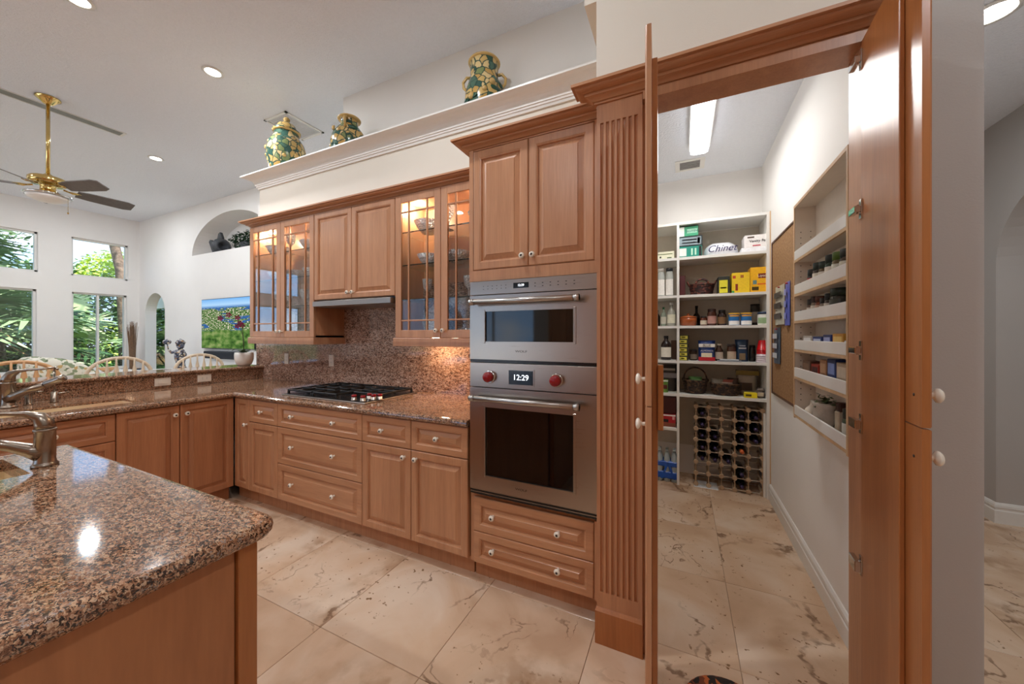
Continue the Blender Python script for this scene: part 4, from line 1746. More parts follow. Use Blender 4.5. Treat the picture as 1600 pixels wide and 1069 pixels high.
SZ = [UB + .0185, 1.7045, 1.9785, 2.2395]
gi = 0
for (nm, u0, u1) in (('left', -4.006, -3.021), ('right', -2.056, -1.118)):
    W_ = u1 - u0
    for lv, z in enumerate(SZ):
        ln = ['floor', 'lowest glass shelf', 'middle glass shelf', 'top glass shelf'][lv]
        place = '%s of the %s glass cabinet' % (ln, 'hood-side' if False else ('left-hand' if nm == 'left' else 'right-hand'))
        if lv == 0:
            platter((u0 + .24 * W_, 2.42, z), .135, 'round cut glass platter on ' + place)
            for q in (.58, .80):
                bowl((u0 + q * W_, 2.36, z), .07, 'cut glass bowl on %s, %s' % (place, 'middle' if q < .7 else 'right'))
        elif lv == 1:
            for q, w_ in ((.2, 'leftmost'), (.38, 'second from left'), (.62, 'third from left'), (.80, 'rightmost')):
                goblet((u0 + q * W_, 2.34, z), 'cut glass goblet on %s, %s' % (place, w_))
        elif lv == 2:
            for q, w_ in ((.24, 'left'), (.52, 'middle'), (.79, 'right')):
                bowl((u0 + q * W_, 2.33, z), .105, 'cut glass bowl on %s, %s' % (place, w_))
        else:
            for q, w_ in ((.22, 'left'), (.76, 'right')):
                bowl((u0 + q * W_, 2.33, z), .115, 'deep cut glass bowl on %s, %s' % (place, w_))
            goblet((u0 + .44 * W_, 2.32, z), 'tall cut glass vase-shaped goblet on ' + place, 1.15)

# ================================================================= CEILING FIXTURES
names = {(-3.81, 1.764): 'recessed ceiling light above the countertop corner', (-6.36, 2.30): 'recessed ceiling light near the niche in the living room',
         (-3.85, .98): 'recessed ceiling light at the top edge of the picture'}
for i, (x, y) in enumerate(RECESSED):
    t = thing('recessed_light', (x, y, CEIL - .004), names.get((x, y), 'recessed ceiling light out of view, spot %s' % ['one', 'two', 'three', 'near the fan', 'above the oven drawers', 'by the hall, added to light the grey wall', 'behind the island', 'behind the camera', 'by the left slider', 'over the armchair', 'near the window wall', 'in the far corner'][i % 12]), 'ceiling light')
    b = MB()
    b.lathe([(.056, -.001), (.080, -.002), (.082, -.006), (.058, -.010)], (x, y, CEIL), n=24, cap=False)
    obj('trim_ring', b, M['white'], t)
    b = MB()
    b.lathe([(0, -.006), (.058, -.006)], (x, y, CEIL), n=24)
    obj('lamp_disc', b, M['lampface'], t)
t = thing('recessed_light', (1.40, 2.64, 3.026), 'recessed ceiling light in the hall at the upper right', 'ceiling light')
b = MB()
b.lathe([(.072, -.001), (.098, -.002), (.10, -.006), (.075, -.010)], (1.40, 2.64, 3.03), n=24, cap=False)
obj('trim_ring', b, M['white'], t)
b = MB()
b.lathe([(0, -.006), (.074, -.006)], (1.40, 2.64, 3.03), n=24)
obj('lamp_disc', b, M['lampface'], t)
# linear air slot
t = thing('air_slot', (-5.96, .6, CEIL - .01), 'long narrow linear air diffuser in the living room ceiling', 'vent')
b = MB()
M['slotgrey'] = simple('grey_metal', '9a9794', .4, .6)
for q in (-.065, .058):
    b.box(-5.96 + q, -5.953 + q, -.9, 1.85, CEIL - .008, CEIL - .0005)
b.box(-6.025, -5.895, 1.85, 1.875, CEIL - .008, CEIL - .0005)
obj('frame', b, M['white'], t)
b = MB()
for q in (-.05, -.024, .002, .028):
    b.box(-5.96 + q, -5.940 + q, -.9, 1.85, CEIL - .006, CEIL - .0005)
obj('blade', b, M['slotgrey'], t)
# square return grille
t = thing('ceiling_grille', (-3.97, 2.62, CEIL - .01), 'square white return grille in the ceiling behind the lidded jar', 'vent')
b = MB()
for (p, q, u, v) in [(-4.16, -3.78, 2.40, 2.425), (-4.16, -3.78, 2.825, 2.85), (-4.16, -4.135, 2.40, 2.85), (-3.805, -3.78, 2.40, 2.85)]:
    b.box(p, q, u, v, CEIL - .012, CEIL - .0005)
obj('frame', b, M['white'], t)
for k in range(14):
    b = MB()
    y = 2.435 + k * .028
    b.hexa([(-4.135, y, CEIL - .010), (-4.135, y + .004, CEIL - .010), (-3.805, y + .004, CEIL - .010), (-3.805, y, CEIL - .010),
            (-4.135, y + .012, CEIL - .001), (-4.135, y + .016, CEIL - .001), (-3.805, y + .016, CEIL - .001), (-3.805, y + .012, CEIL - .001)])
    obj('slat', b, M['white'], t)

# ================================================================= CEILING FAN
fx, fy = -5.72, 1.256
t = thing('ceiling_fan', (fx, fy, 2.70), 'brass ceiling fan with five dark grey blades and white glass bowl light', 'fan')
b = MB()
b.lathe([(.085, 0), (.085, -.012), (.06, -.03), (.035, -.06), (.02, -.065)], (fx, fy, CEIL - .001), n=24)
obj('canopy', b, M['brass'], t)
b = MB()
b.tube([(fx, fy, 3.0), (fx, fy, CEIL - .05)], .014, 12)
obj('downrod', b, M['brassd'] if 'brassd' in M else M['brass'], t)
b = MB()
b.lathe([(.02, .115), (.035, .10), (.05, .085), (.115, .075), (.13, .06), (.13, .02), (.11, .005), (.06, 0), (.05, -.02), (.055, -.06), (.07, -.07), (.02, -.08)], (fx, fy, 2.915), n=28)
obj('motor', b, M['brass'], t)
M['fanblade'] = simple('dark_grey_blade', '6a6562', .45, var=.1)
for k in range(5):
    a = math.radians(92 + 72 * k)
    e = Vector((math.cos(a), math.sin(a), 0))
    n_ = Vector((-e.y, e.x, 0))
    o = Vector((fx, fy, 2.905))
    b = MB()
    b.tube([o + e * .10, o + e * .15 - up * .012, o + e * .20 - up * .012], .008, 8)
    for s_ in (-1, 1):
        b.tube([o + e * .13 - up * .008, o + e * .17 + n_ * .03 * s_ - up * .012, o + e * .215 + n_ * .02 * s_ - up * .012], .005, 6)
    ar = obj('blade_arm', b, M['brass'], t)
    b = MB()
    ti = up * -.026
    pts = [(.19, .05), (.30, .062), (.56, .068), (.62, .05), (.62, -.05), (.56, -.068), (.30, -.062), (.19, -.05)]
    vs = [o + e * p + n_ * q + ti * (q / .068) - up * .006 for p, q in pts]
    b.add(vs + [v - up * .008 for v in vs], [tuple(range(8)), tuple(range(15, 7, -1))] + [(i, (i + 1) % 8, 8 + (i + 1) % 8, 8 + i) for i in range(8)])
    obj('blade', b, M['fanblade'], t)
b = MB()
b.lathe([(.07, .0), (.155, -.012), (.165, -.022), (.155, -.03), (.07, -.024)], (fx, fy, 2.835), n=28, cap=False)
obj('light_ring', b, M['chrome'], t)
M['frost'] = simple('frosted_glass_bowl', 'f4f2ee', .4, var=.01)
b = MB()
b.lathe([(.148, -.028), (.13, -.055), (.08, -.08), (0, -.09)], (fx, fy, 2.835), n=28)
obj('glass_bowl', b, M['frost'], t)
b = MB()
b.tube([(fx + .12, fy + .10, 2.80), (fx + .12, fy + .10, 2.66)], .0015, 6)
b.lathe([(0, -.02), (.007, -.014), (.007, -.004), (0, 0)], (fx + .12, fy + .10, 2.66), n=8)
obj('pull_chain', b, M['brass'], t)

# ================================================================= LIVING ROOM
# television and soundbar
def tv_mat():
    m, N, L, p = base_mat('television_picture')
    N.remove(p)
    tc = N.new('ShaderNodeTexCoord')
    sx = N.new('ShaderNodeSeparateXYZ')
    L.new(tc.outputs['Generated'], sx.inputs[0])

    def ramp(src, st, const=False):
        r = N.new('ShaderNodeValToRGB')
        if const:
            r.color_ramp.interpolation = 'CONSTANT'
        e = r.color_ramp.elements
        while len(e) < len(st):
            e.new(.5)
        for i, (a, c) in enumerate(st):
            e[i].position = a
            e[i].color = S(c) if isinstance(c, str) else c
        L.new(src, r.inputs['Fac'])
        return r.outputs['Color']
    mp = N.new('ShaderNodeMapping')
    mp.inputs['Scale'].default_value = (14, 1, 26)
    L.new(tc.outputs['Generated'], mp.inputs['Vector'])
    n1 = N.new('ShaderNodeTexNoise')
    n1.inputs['Scale'].default_value = 2.2
    n1.inputs['Detail'].default_value = 6
    L.new(mp.outputs[0], n1.inputs['Vector'])
    town = ramp(n1.outputs['Fac'], [(.35, '18301a'), (.46, '3c6a2e'), (.54, '7a8a5a'), (.62, 'e8dccb')])
    mp2 = N.new('ShaderNodeMapping')
    mp2.inputs['Scale'].default_value = (1.1, 1, 6)
    L.new(tc.outputs['Generated'], mp2.inputs['Vector'])
    n2 = N.new('ShaderNodeTexNoise')
    n2.inputs['Scale'].default_value = 1.7
    n2.inputs['Detail'].default_value = 3
    L.new(mp2.outputs[0], n2.inputs['Vector'])
    riv = ramp(n2.outputs['Fac'], [(.52, (0, 0, 0, 1)), (.54, (1, 1, 1, 1)), (.58, (1, 1, 1, 1)), (.60, (0, 0, 0, 1))])
    a1 = N.new('ShaderNodeMixRGB')
    a1.inputs[2].default_value = S('2f5a96')
    L.new(riv, a1.inputs[0])
    L.new(town, a1.inputs[1])
    n3 = N.new('ShaderNodeTexNoise')
    n3.inputs['Scale'].default_value = 9
    n3.inputs['Detail'].default_value = 6
    L.new(tc.outputs['Generated'], n3.inputs['Vector'])
    grs = ramp(n3.outputs['Fac'], [(.35, '2c4a20'), (.5, '587a3a'), (.65, '86965c')])
    ad = N.new('ShaderNodeMath')
    ad.operation = 'MULTIPLY_ADD'
    ad.inputs[1].default_value = .10
    L.new(n2.outputs['Fac'], ad.inputs[0])
    L.new(sx.outputs['Z'], ad.inputs[2])
    low = ramp(ad.outputs[0], [(.40, (1, 1, 1, 1)), (.44, (0, 0, 0, 1))])
    a2 = N.new('ShaderNodeMixRGB')
    L.new(low, a2.inputs[0])
    L.new(a1.outputs[0], a2.inputs[1])
    L.new(grs, a2.inputs[2])
    skm = ramp(sx.outputs['Z'], [(.80, (0, 0, 0, 1)), (.83, (1, 1, 1, 1))])
    sky = ramp(sx.outputs['Z'], [(.82, '3b6fae'), (.88, 'a9cdec'), (1, '6fa9e2')])
    a3 = N.new('ShaderNodeMixRGB')
    L.new(skm, a3.inputs[0])
    L.new(a2.outputs[0], a3.inputs[1])
    L.new(sky, a3.inputs[2])
    e = N.new('ShaderNodeEmission')
    e.inputs['Strength'].default_value = .8
    L.new(a3.outputs[0], e.inputs['Color'])
    L.new(e.outputs[0], N['Material Output'].inputs['Surface'])
    return m


t = thing('television', (-6.93, 3.42, 1.19), 'wall-mounted television showing a green coastal aerial view', 'television')
b = MB()
b.box(-7.72, -6.14, 3.405, 3.449, 1.19, 2.052, .004)
obj('bezel', b, M['black'], t)
b = MB()
b.box(-7.71, -6.15, 3.402, 3.406, 1.20, 2.042)
obj('screen', b, tv_mat(), t)
M['navy'] = simple('black_speaker_cloth', '10161f', .7, var=.1)
b = MB()
b.box(-7.565, -6.35, 3.36, 3.449, 1.02, 1.148, .012)
obj('soundbar', b, M['navy'], label='black soundbar on the wall under the television', cat='speaker')
# white media console
t = thing('media_console', (-7.3, 3.2, 0), 'low white media console against the television wall', 'console')
b = MB()
b.box(-8.75, -5.6, 3.02, 3.445, .06, .80, .006)
obj('carcass', b, M['lam'], t)
for k in range(5):
    x = -8.73 + k * .625
    b = MB()
    b.panel(Face('S', 3.0), x, x + .61, .09, .74)
    d = obj('door', b, M['lam'], t)
b = MB()
b.box(-8.70, -5.65, 3.06, 3.40, .0005, .06)
obj('plinth', b, M['lam'], t)
# dark figurine on the console
M['figure'] = patterned('mottled_figurine', [(0, '23252f'), (.22, '565b70'), (.45, '9fa1b0'), (.65, '3a3240'), (.78, 'd3c4ae'), (.9, 'a4774e')], 38, 'VORONOI', .4)
t = thing('figurine', (-7.95, 3.2, .80), 'blue and white mottled standing figurine holding a round rattle on the console', 'figurine')
o = Vector((-7.95, 3.2, .801))
b = MB()
b.lathe([(.10, 0), (.11, .03), (.07, .07), (.06, .14), (.08, .22), (.085, .29), (.055, .36), (.03, .38), (.05, .41), (.058, .46), (.072, .49), (.045, .53), (0, .56)], o, n=16)
obj('body', b, M['figure'], t)
b = MB()
b.tube([o + Vector((-.08, -.02, .34)), o + Vector((-.18, -.05, .31)), o + Vector((-.26, -.06, .36))], [.028, .022, .016], 8)
obj('arm', b, M['figure'], t)
b = MB()
b.tube([o + Vector((-.26, -.06, .34)), o + Vector((-.31, -.06, .46))], .008, 6)
b.lathe([(0, -.05), (.05, -.03), (.06, 0), (.05, .03), (0, .05)], o + Vector((-.32, -.06, .50)), n=12)
obj('rattle', b, M['figure'], t)
# twigs in a floor vase
M['twig'] = simple('dry_twig', '8a6a50', .7, var=.2)
t = thing('twig_vase', (-9.85, 3.21, 0), 'tall bundle of dry twigs in a round mottled floor vase in the corner', 'vase')
o = Vector((-9.85, 3.21, 0.0005))
b = MB()
b.lathe([(.12, 0), (.17, .08), (.20, .30), (.17, .52), (.11, .66), (.09, .70), (.15, .76), (.13, .76), (.07, .70), (0, .68)], o, n=20)
obj('vase_body', b, M['figure'], t)
b = MB()
rn = random.Random(3)
for k in range(90):
    a, r_ = rn.random() * 6.28, rn.random()
    q = Vector((math.cos(a), math.sin(a), 0))
    b.tube([o + q * .035 * r_ + up * .69, o + q * (.05 * r_) + up * 1.2, o + q * (.085 * r_) + up * (1.5 + .2 * rn.random())], [.006, .005, .002], 4, cap=False)
obj('twigs', b, M['twig'], t, kind='stuff')
# glass breakfast table behind the bar
t = thing('glass_table', (-6.6, 1.75, 0), 'round glass topped table between bar stools and armchair', 'table')
b = MB()
b.lathe([(0, 0), (.62, 0), (.63, .006), (.62, .012), (0, .012)], (-6.6, 1.75, .74), n=40)
obj('tabletop', b, glass('table_glass', (.82, .93, .92, 1), .12), t)
b = MB()
b.lathe([(.30, 0), (.28, .03), (.10, .06), (.07, .3), (.09, .6), (.20, .72), (.22, .739), (0, .739)], (-6.6, 1.75, .0005), n=20)
obj('pedestal', b, M['lam'], t)
# white side table near the arch
t = thing('white_table', (-8.45, 2.55, 0), 'white table with an apricot bowl near the arched doorway', 'table')
b = MB()
b.box(-8.95, -7.95, 2.25, 2.85, .78, .82, .005)
obj('tabletop', b, M['lam'], t)
for sx in (-8.90, -8.05):
    for sy in (2.29, 2.76):
        b = MB()
        b.box(sx, sx + .05, sy, sy + .05, .0005, .78)
        obj('leg', b, M['lam'], t)
b = MB()
b.lathe([(.04, 0), (.07, .02), (.11, .07), (.10, .07), (0, .02)], (-8.6, 2.5, .8205), n=16)
obj('bowl', b, simple('apricot_glaze', 'd9a878', .4), label='small apricot bowl on the white table', cat='bowl')

# patterned armchair
M['floral'] = patterned('green_floral_fabric', [(0, 'e9e4d2'), (.45, 'd8d3bd'), (.6, '8f9a78'), (.72, 'efe9d8'), (.86, '6f7a5a'), (.94, 'c9a86e')], 26, 'VORONOI', .85)
t = thing('armchair', (-9.05, 2.2, 0), 'rounded armchair in green and cream floral fabric under the window', 'armchair')
b = MB()
ro = lambda a: (-9.05 + .46 * math.cos(a), 2.2 + .46 * math.sin(a))
pts_o = [ro(PI * .25 - k * PI * 1.5 / 20) for k in range(21)]
vs, fs = [], []
n = 21
for i, (x, y) in enumerate(pts_o):
    a = PI * .25 - i * PI * 1.5 / 20
    f = 1 - abs(i - 10) / 10
    h = .66 + .42 * (1 - (1 - min(1, f * 1.6)) ** 2)
    c = Vector((math.cos(a), math.sin(a), 0))
    o = Vector((-9.05, 2.2, 0))
    prof = [(.44, .12), (.48, .3), (.50, h - .12), (.49, h - .04), (.45, h), (.40, h - .03), (.37, h - .12), (.34, .42), (.34, .12)]
    for (r_, z) in prof:
        vs.append(o + c * r_ + up * z)
m_ = 9
for i in range(n - 1):
    for k in range(m_):
        l = (k + 1) % m_
        fs.append((i * m_ + k, i * m_ + l, (i + 1) * m_ + l, (i + 1) * m_ + k))
fs += [tuple(range(m_)), tuple((n - 1) * m_ + k for k in range(m_))]
b.add(vs, fs, True)
obj('back', b, M['floral'], t)
b = MB()
b.lathe([(0, .12), (.34, .12), (.35, .3), (.35, .44), (.32, .48), (0, .49)], (-9.05, 2.2, 0), n=24)
obj('seat', b, M['floral'], t)
for a in (.8, 2.4, 3.9, 5.5):
    b = MB()
    b.lathe([(.018, .0005), (.028, .13)], (-9.05 + .36 * math.cos(a), 2.2 + .36 * math.sin(a), 0), n=10)
    obj('leg', b, M['wood_dark'], t)

# bar stools with arched spindle backs
M['palewood'] = wood('whitewashed_wood', 'd8c3a8', rough=.45, var=.08)
M['warmwood'] = wood('honey_wood', 'd0a070', rough=.4, var=.1)


def stool(y, label, mat):
    X = -5.02
    t = thing('bar_stool', (X, y, 0), label, 'bar stool', 'bar stools behind the raised bar')
    b = MB()
    b.lathe([(0, .70), (.20, .70), (.215, .715), (.21, .735), (.18, .742), (0, .736)], (X + .03, y, 0), n=24)
    obj('seat', b, mat, t)
    b = MB()
    P = [(X - .13, y - .235, .735), (X - .15, y - .235, .90)] + [(X - .16, y - .235 * math.cos(k * PI / 14), 1.02 + .17 * math.sin(k * PI / 14)) for k in range(0, 15)] + [(X - .15, y + .235, .90), (X - .13, y + .235, .735)]
    b.tube(P, .0165, 10)
    obj('back_hoop', b, mat, t)
    for k in range(6):
        yy = y - .165 + k * .066
        zt = 1.02 + .17 * math.sqrt(max(0, 1 - ((yy - y) / .235) ** 2))
        b = MB()
        H_ = zt - .735
        b.lathe([(.007, 0), (.007, H_ * .45), (.009, H_ * .55), (.020, H_ * .68), (.018, H_ * .74), (.008, H_ * .86), (.007, H_)], (X - .145, yy, .735), n=8, sx=.6, sy=1.0)
        obj('spindle', b, mat, t)
    L = []
    for sx in (-1, 1):
        for sy in (-1, 1):
            b = MB()
            b.tube([(X + .03 + sx * .13, y + sy * .13, .70), (X + .03 + sx * .17, y + sy * .17, .35), (X + .03 + sx * .205, y + sy * .205, .0005)], [.014, .021, .014], 10)
            obj('leg', b, mat, t)
    for q in (-1, 1):
        b = MB()
        b.tube([(X + .03 + q * .185, y - .185, .22), (X + .03 + q * .185, y + .185, .22)], .011, 8)
        obj('stretcher', b, mat, t)


stool(.97, 'honey coloured arched-back bar stool behind the kitchen faucets', M['warmwood'])
stool(1.60, 'pale arched-back bar stool between the other two behind the bar', M['palewood'])
stool(2.27, 'pale arched-back bar stool nearest the television', M['palewood'])

# niche pieces
M['slate'] = simple('dark_slate', '3a3d42', .6, var=.3, scale=14, bump=.4, bscale=40)
t = thing('carved_fish', (-7.60, 3.62, 2.88), 'dark slate carved fish sculpture in the half-round niche', 'sculpture')
o = Vector((-7.60, 3.62, 2.881))
b = MB()
b.lathe([(.03, -.24), (.09, -.16), (.13, -.04), (.14, .06), (.10, .17), (.085, .20), (.06, .16), (0, .10)], o + Vector((.05, 0, .15)), (.9, -.25, -.12), 16)
obj('body', b, M['slate'], t)
b = MB()
b.prism([(-.06, .20), (.00, .38), (.06, .40), (.12, .30), (.14, .18)], lambda p, q, h: o + Vector((p, h, q)), -.02, .02)
obj('dorsal_fin', b, M['slate'], t)
b = MB()
b.prism([(-.18, .06), (-.30, .26), (-.26, .30), (-.19, .27), (-.12, .16), (-.13, .02), (-.28, .0)], lambda p, q, h: o + Vector((p, h, q)), -.025, .025)
obj('tail', b, M['slate'], t)
b = MB()
b.box(o.x - .26, o.x + .24, o.y - .08, o.y + .08, 2.8805, 2.90)
obj('base', b, M['slate'], t)
# leafy plant in the niche
def leaf_cloud(b, n, c, rad, size, rnd, flat=.5, shell=.0):
    for _ in range(n):
        while True:
            p = Vector((rnd.uniform(-1, 1), rnd.uniform(-1, 1), rnd.uniform(-1, 1)))
            if shell < p.length < 1:
                break
        q = Vector(c) + Vector((p.x * rad[0], p.y * rad[1], p.z * rad[2]))
        e = Vector((rnd.uniform(-1, 1), rnd.uniform(-1, 1), rnd.uniform(-flat, flat) - .2)).normalized()
        g = e.cross(Vector((rnd.uniform(-.5, .5), rnd.uniform(-.5, .5), 1))).normalized()
        s = size * rnd.uniform(.6, 1.3)
        b.add([q, q + e * s * .5 + g * s * .28, q + e * s, q + e * s * .5 - g * s * .28], [(0, 1, 2, 3)])


M['ivy'] = patterned('ivy_leaf', [(0, '123a1c'), (.5, '1d5228'), (.8, '2f6e36')], 3, 'VORONOI', .45)
t = thing('niche_plant', (-6.80, 3.66, 2.88), 'bushy dark green plant in the half-round niche beside the carved fish', 'plant')
b = MB()
rn = random.Random(5)
leaf_cloud(b, 900, (-6.75, 3.64, 3.06), (.42, .17, .16), .055, rn)
obj('foliage', b, M['ivy'], t, kind='stuff', norm=False)
b = MB()
b.lathe([(.09, 0), (.12, .02), (.14, .12), (.12, .13), (0, .11)], (-6.75, 3.66, 2.8805), n=16)
obj('pot', b, M['slate'], t)

# ================================================================= PANTRY
YS = 3.75
LV = [2.489, 2.157, 1.80, 1.51, 1.18, .864]
t = thing('pantry_shelves', (.0, 3.92, 0), 'white built-in pantry shelving with two bays across the back wall', 'shelving')
for (u, z1) in ((-.045, 2.489), (.662, 2.489), (-.90, 2.489)):
    b = MB()
    b.box(u, u + .021, YS, 4.118, .0005, z1)
    obj('upright', b, M['lam'], t)
for z in LV:
    b = MB()
    b.box(-.024, .662, YS, 4.10, z - .024, z)
    obj('shelf', b, M['lam'], t)
for z in LV + [.535]:
    b = MB()
    b.box(-.879, -.045, YS, 4.10, z - .024, z)
    obj('shelf', b, M['lam'], t)
b = MB()
b.box(-.879, .662, 4.10, 4.118, .3, 2.46)
obj('back_panel', b, simple('beige_back_panel', 'cfc6b8', .6, var=.02), t)
b = MB()
b.box(.683, .6895, 3.74, 3.765, .14, 2.49)
obj('filler_strip', b, M['tan'], label='pale wood filler strip on the right edge', parent=t)
# fluorescent fixture and vent
t = thing('ceiling_tube_light', (.13, 3.1, 2.94), 'long fluorescent wrap-around light on the pantry ceiling', 'ceiling light')
b = MB()
b.box(.05, .21, 2.55, 3.42, 2.99, 3.0295, .004)
obj('housing', b, M['white'], t)
b = MB()
b.prism([(.06, 2.989), (.065, 2.955), (.09, 2.945), (.17, 2.945), (.195, 2.955), (.20, 2.989)], lambda p, q, h: (p, h, q), 2.56, 3.41)
obj('diffuser', b, M['tubeface'], t)
t = thing('ceiling_vent', (.065, 3.77, 3.02), 'small white ceiling vent with dark slats in the pantry', 'vent')
b = MB()
for q in [(-.06, .19, 3.66, 3.69), (-.06, .19, 3.86, 3.89), (-.06, -.02, 3.69, 3.86), (.15, .19, 3.69, 3.86)]:
    b.box(*q, 3.02, 3.0295, .002)
obj('frame', b, M['white'], t)
for k in range(6):
    b = MB()
    y = 3.695 + k * .028
    b.box(-.02, .15, y, y + .014, 3.022, 3.0295)
    obj('slat', b, M['slotgrey'], t)

# ---- groceries: colours and builders
_cm = {}


def cm(h, rough=.45):
    k = (h, rough)
    if k not in _cm:
        _cm[k] = simple('print_' + h, h, rough, var=.06, scale=60)
    return _cm[k]


FZ = lambda y: Face('S', y)
WHT, BLK = 'f2f0ea', '17161a'


def carton(name, x, w, h, z, col, label, cat='box', y=3.79, d=.14, marks=(), words=None, rz=0, group=None):
    """marks: (u0,u1,v0,v1,colour) in fractions of the front; words: (text,size,u,v,colour)"""
    t = thing(name, (x, y + d / 2, z), label, cat, group)
    b = MB()
    b.box(x - w / 2, x + w / 2, y, y + d, z + .0005, z + h, .003)
    obj('carton', b, cm(col), t)
    if marks:
        for (a, c, e, f, mc) in marks:
            b = MB()
            b.box(x - w / 2 + a * w, x - w / 2 + c * w, y - .0012, y + .002, z + e * h, z + f * h)
            obj('print', b, cm(mc), t)
    for wd in (words or []):
        text(wd[0], wd[1], (x - w / 2 + wd[2] * w, y - .0022, z + wd[3] * h), cm(wd[4]), t)
    if rz:
        t.rotation_euler = (0, 0, rz)
    return t


def jar(name, x, r, h, z, col, label, cat='jar', lid='2a1c14', y=3.86, wrap='e6dcc8', neck=.86, lidh=.16, glassy=True, band=(.15, .68), words=None):
    t = thing(name, (x, y, z), label, cat)
    b = MB()
    hb = h * (1 - lidh)
    b.lathe([(r * .92, .0005), (r, .006), (r, hb * .86), (r * neck, hb * .97), (r * neck, hb)], (x, y, z), n=18)
    obj('jar_body', b, cm(col, .12 if glassy else .4), t)
    b = MB()
    b.lathe([(r * neck * 1.05, hb), (r * neck * 1.05, h - .003), (r * neck * .95, h), (0, h)], (x, y, z), n=18)
    obj('lid', b, cm(lid, .35), t)
    if wrap:
        b = MB()
        b.lathe([(r + .0012, hb * band[0]), (r + .0012, hb * band[1])], (x, y, z), n=14, a0=-PI / 2 - 1.2, a1=-PI / 2 + 1.2)
        obj('paper_label', b, cm(wrap), t)
    if words:
        text(words[0], words[1], (x, y - r - .003, z + hb * words[2]), cm(words[3]), t)
    return t


def bottle(name, x, r, h, z, col, label, cap='17161a', y=3.88, wrap='e6dcc8', sh=.58, nr=.36):
    t = thing(name, (x, y, z), label, 'bottle')
    b = MB()
    b.lathe([(r * .9, .0005), (r, .006), (r, h * sh), (r * .8, h * (sh + .09)), (r * nr, h * (sh + .2)), (r * nr, h * .93)], (x, y, z), n=16)
    obj('bottle_body', b, cm(col, .12), t)
    b = MB()
    b.lathe([(r * nr * 1.15, h * .90), (r * nr * 1.15, h), (0, h)], (x, y, z), n=14)
    obj('cap', b, cm(cap, .4), t)
    if wrap:
        b = MB()
        b.lathe([(r + .0012, h * .12), (r + .0012, h * sh * .85)], (x, y, z), n=14, a0=-PI / 2 - 1.2, a1=-PI / 2 + 1.2)
        obj('paper_label', b, cm(wrap), t)
    return t


def pouch(name, x, w, h, z, col, label, y=3.80, d=.07, marks=(), words=None, cat='bag', dome=False):
    t = thing(name, (x, y + d / 2, z), label, cat)
    b = MB()
    n = 8
    vs, fs = [], []
    yc = y + d / 2
    for k in range(n + 1):
        f = k / n
        dd = d / 2 * max(.06, math.sin(PI * min(1, .25 + f * .75)) ** .7) if f > .12 else d / 2 * (.75 + f * 2)
        ww = w / 2 * (1 - .05 * math.sin(f * PI)) * ((1 - .55 * f ** 4) if dome else 1)
        zz = z + .0005 + f * (h - .0005)
        vs += [(x - ww, yc, zz), (x - ww * .6, yc - dd, zz), (x, yc - dd * 1.08, zz), (x + ww * .6, yc - dd, zz), (x + ww, yc, zz), (x + ww * .6, yc + dd, zz), (x - ww * .6, yc + dd, zz)]
    m = 7
    for k in range(n):
        for j in range(m):
            l = (j + 1) % m
            fs.append((k * m + j, k * m + l, (k + 1) * m + l, (k + 1) * m + j))
    fs += [tuple(range(m)), tuple(n * m + j for j in range(m))]
    b.add(vs, fs, True)
    obj('film', b, cm(col, .3), t)
    for (a, c, e, f, mc) in marks:
        b = MB()
        b.box(x - w / 2 + a * w, x - w / 2 + c * w, y - .006, y + .003, z + e * h, z + f * h, .001)
        obj('print', b, cm(mc), t)
    for wd in (words or []):
        text(wd[0], wd[1], (x - w / 2 + wd[2] * w, y - .0075, z + wd[3] * h), cm(wd[4]), t, shear=.35 if wd[0][0] == 'C' else 0)
    return t


M['wicker'] = patterned('dark_wicker', [(0, '2a1a12'), (.4, '46301f'), (.7, '6a4c34')], 60, 'VORONOI', .6, bump=.6)
M['wicker_red'] = patterned('red_brown_wicker', [(0, '2b0f0c'), (.4, '4d1d16'), (.7, '7a4031')], 60, 'VORONOI', .5, bump=.6)


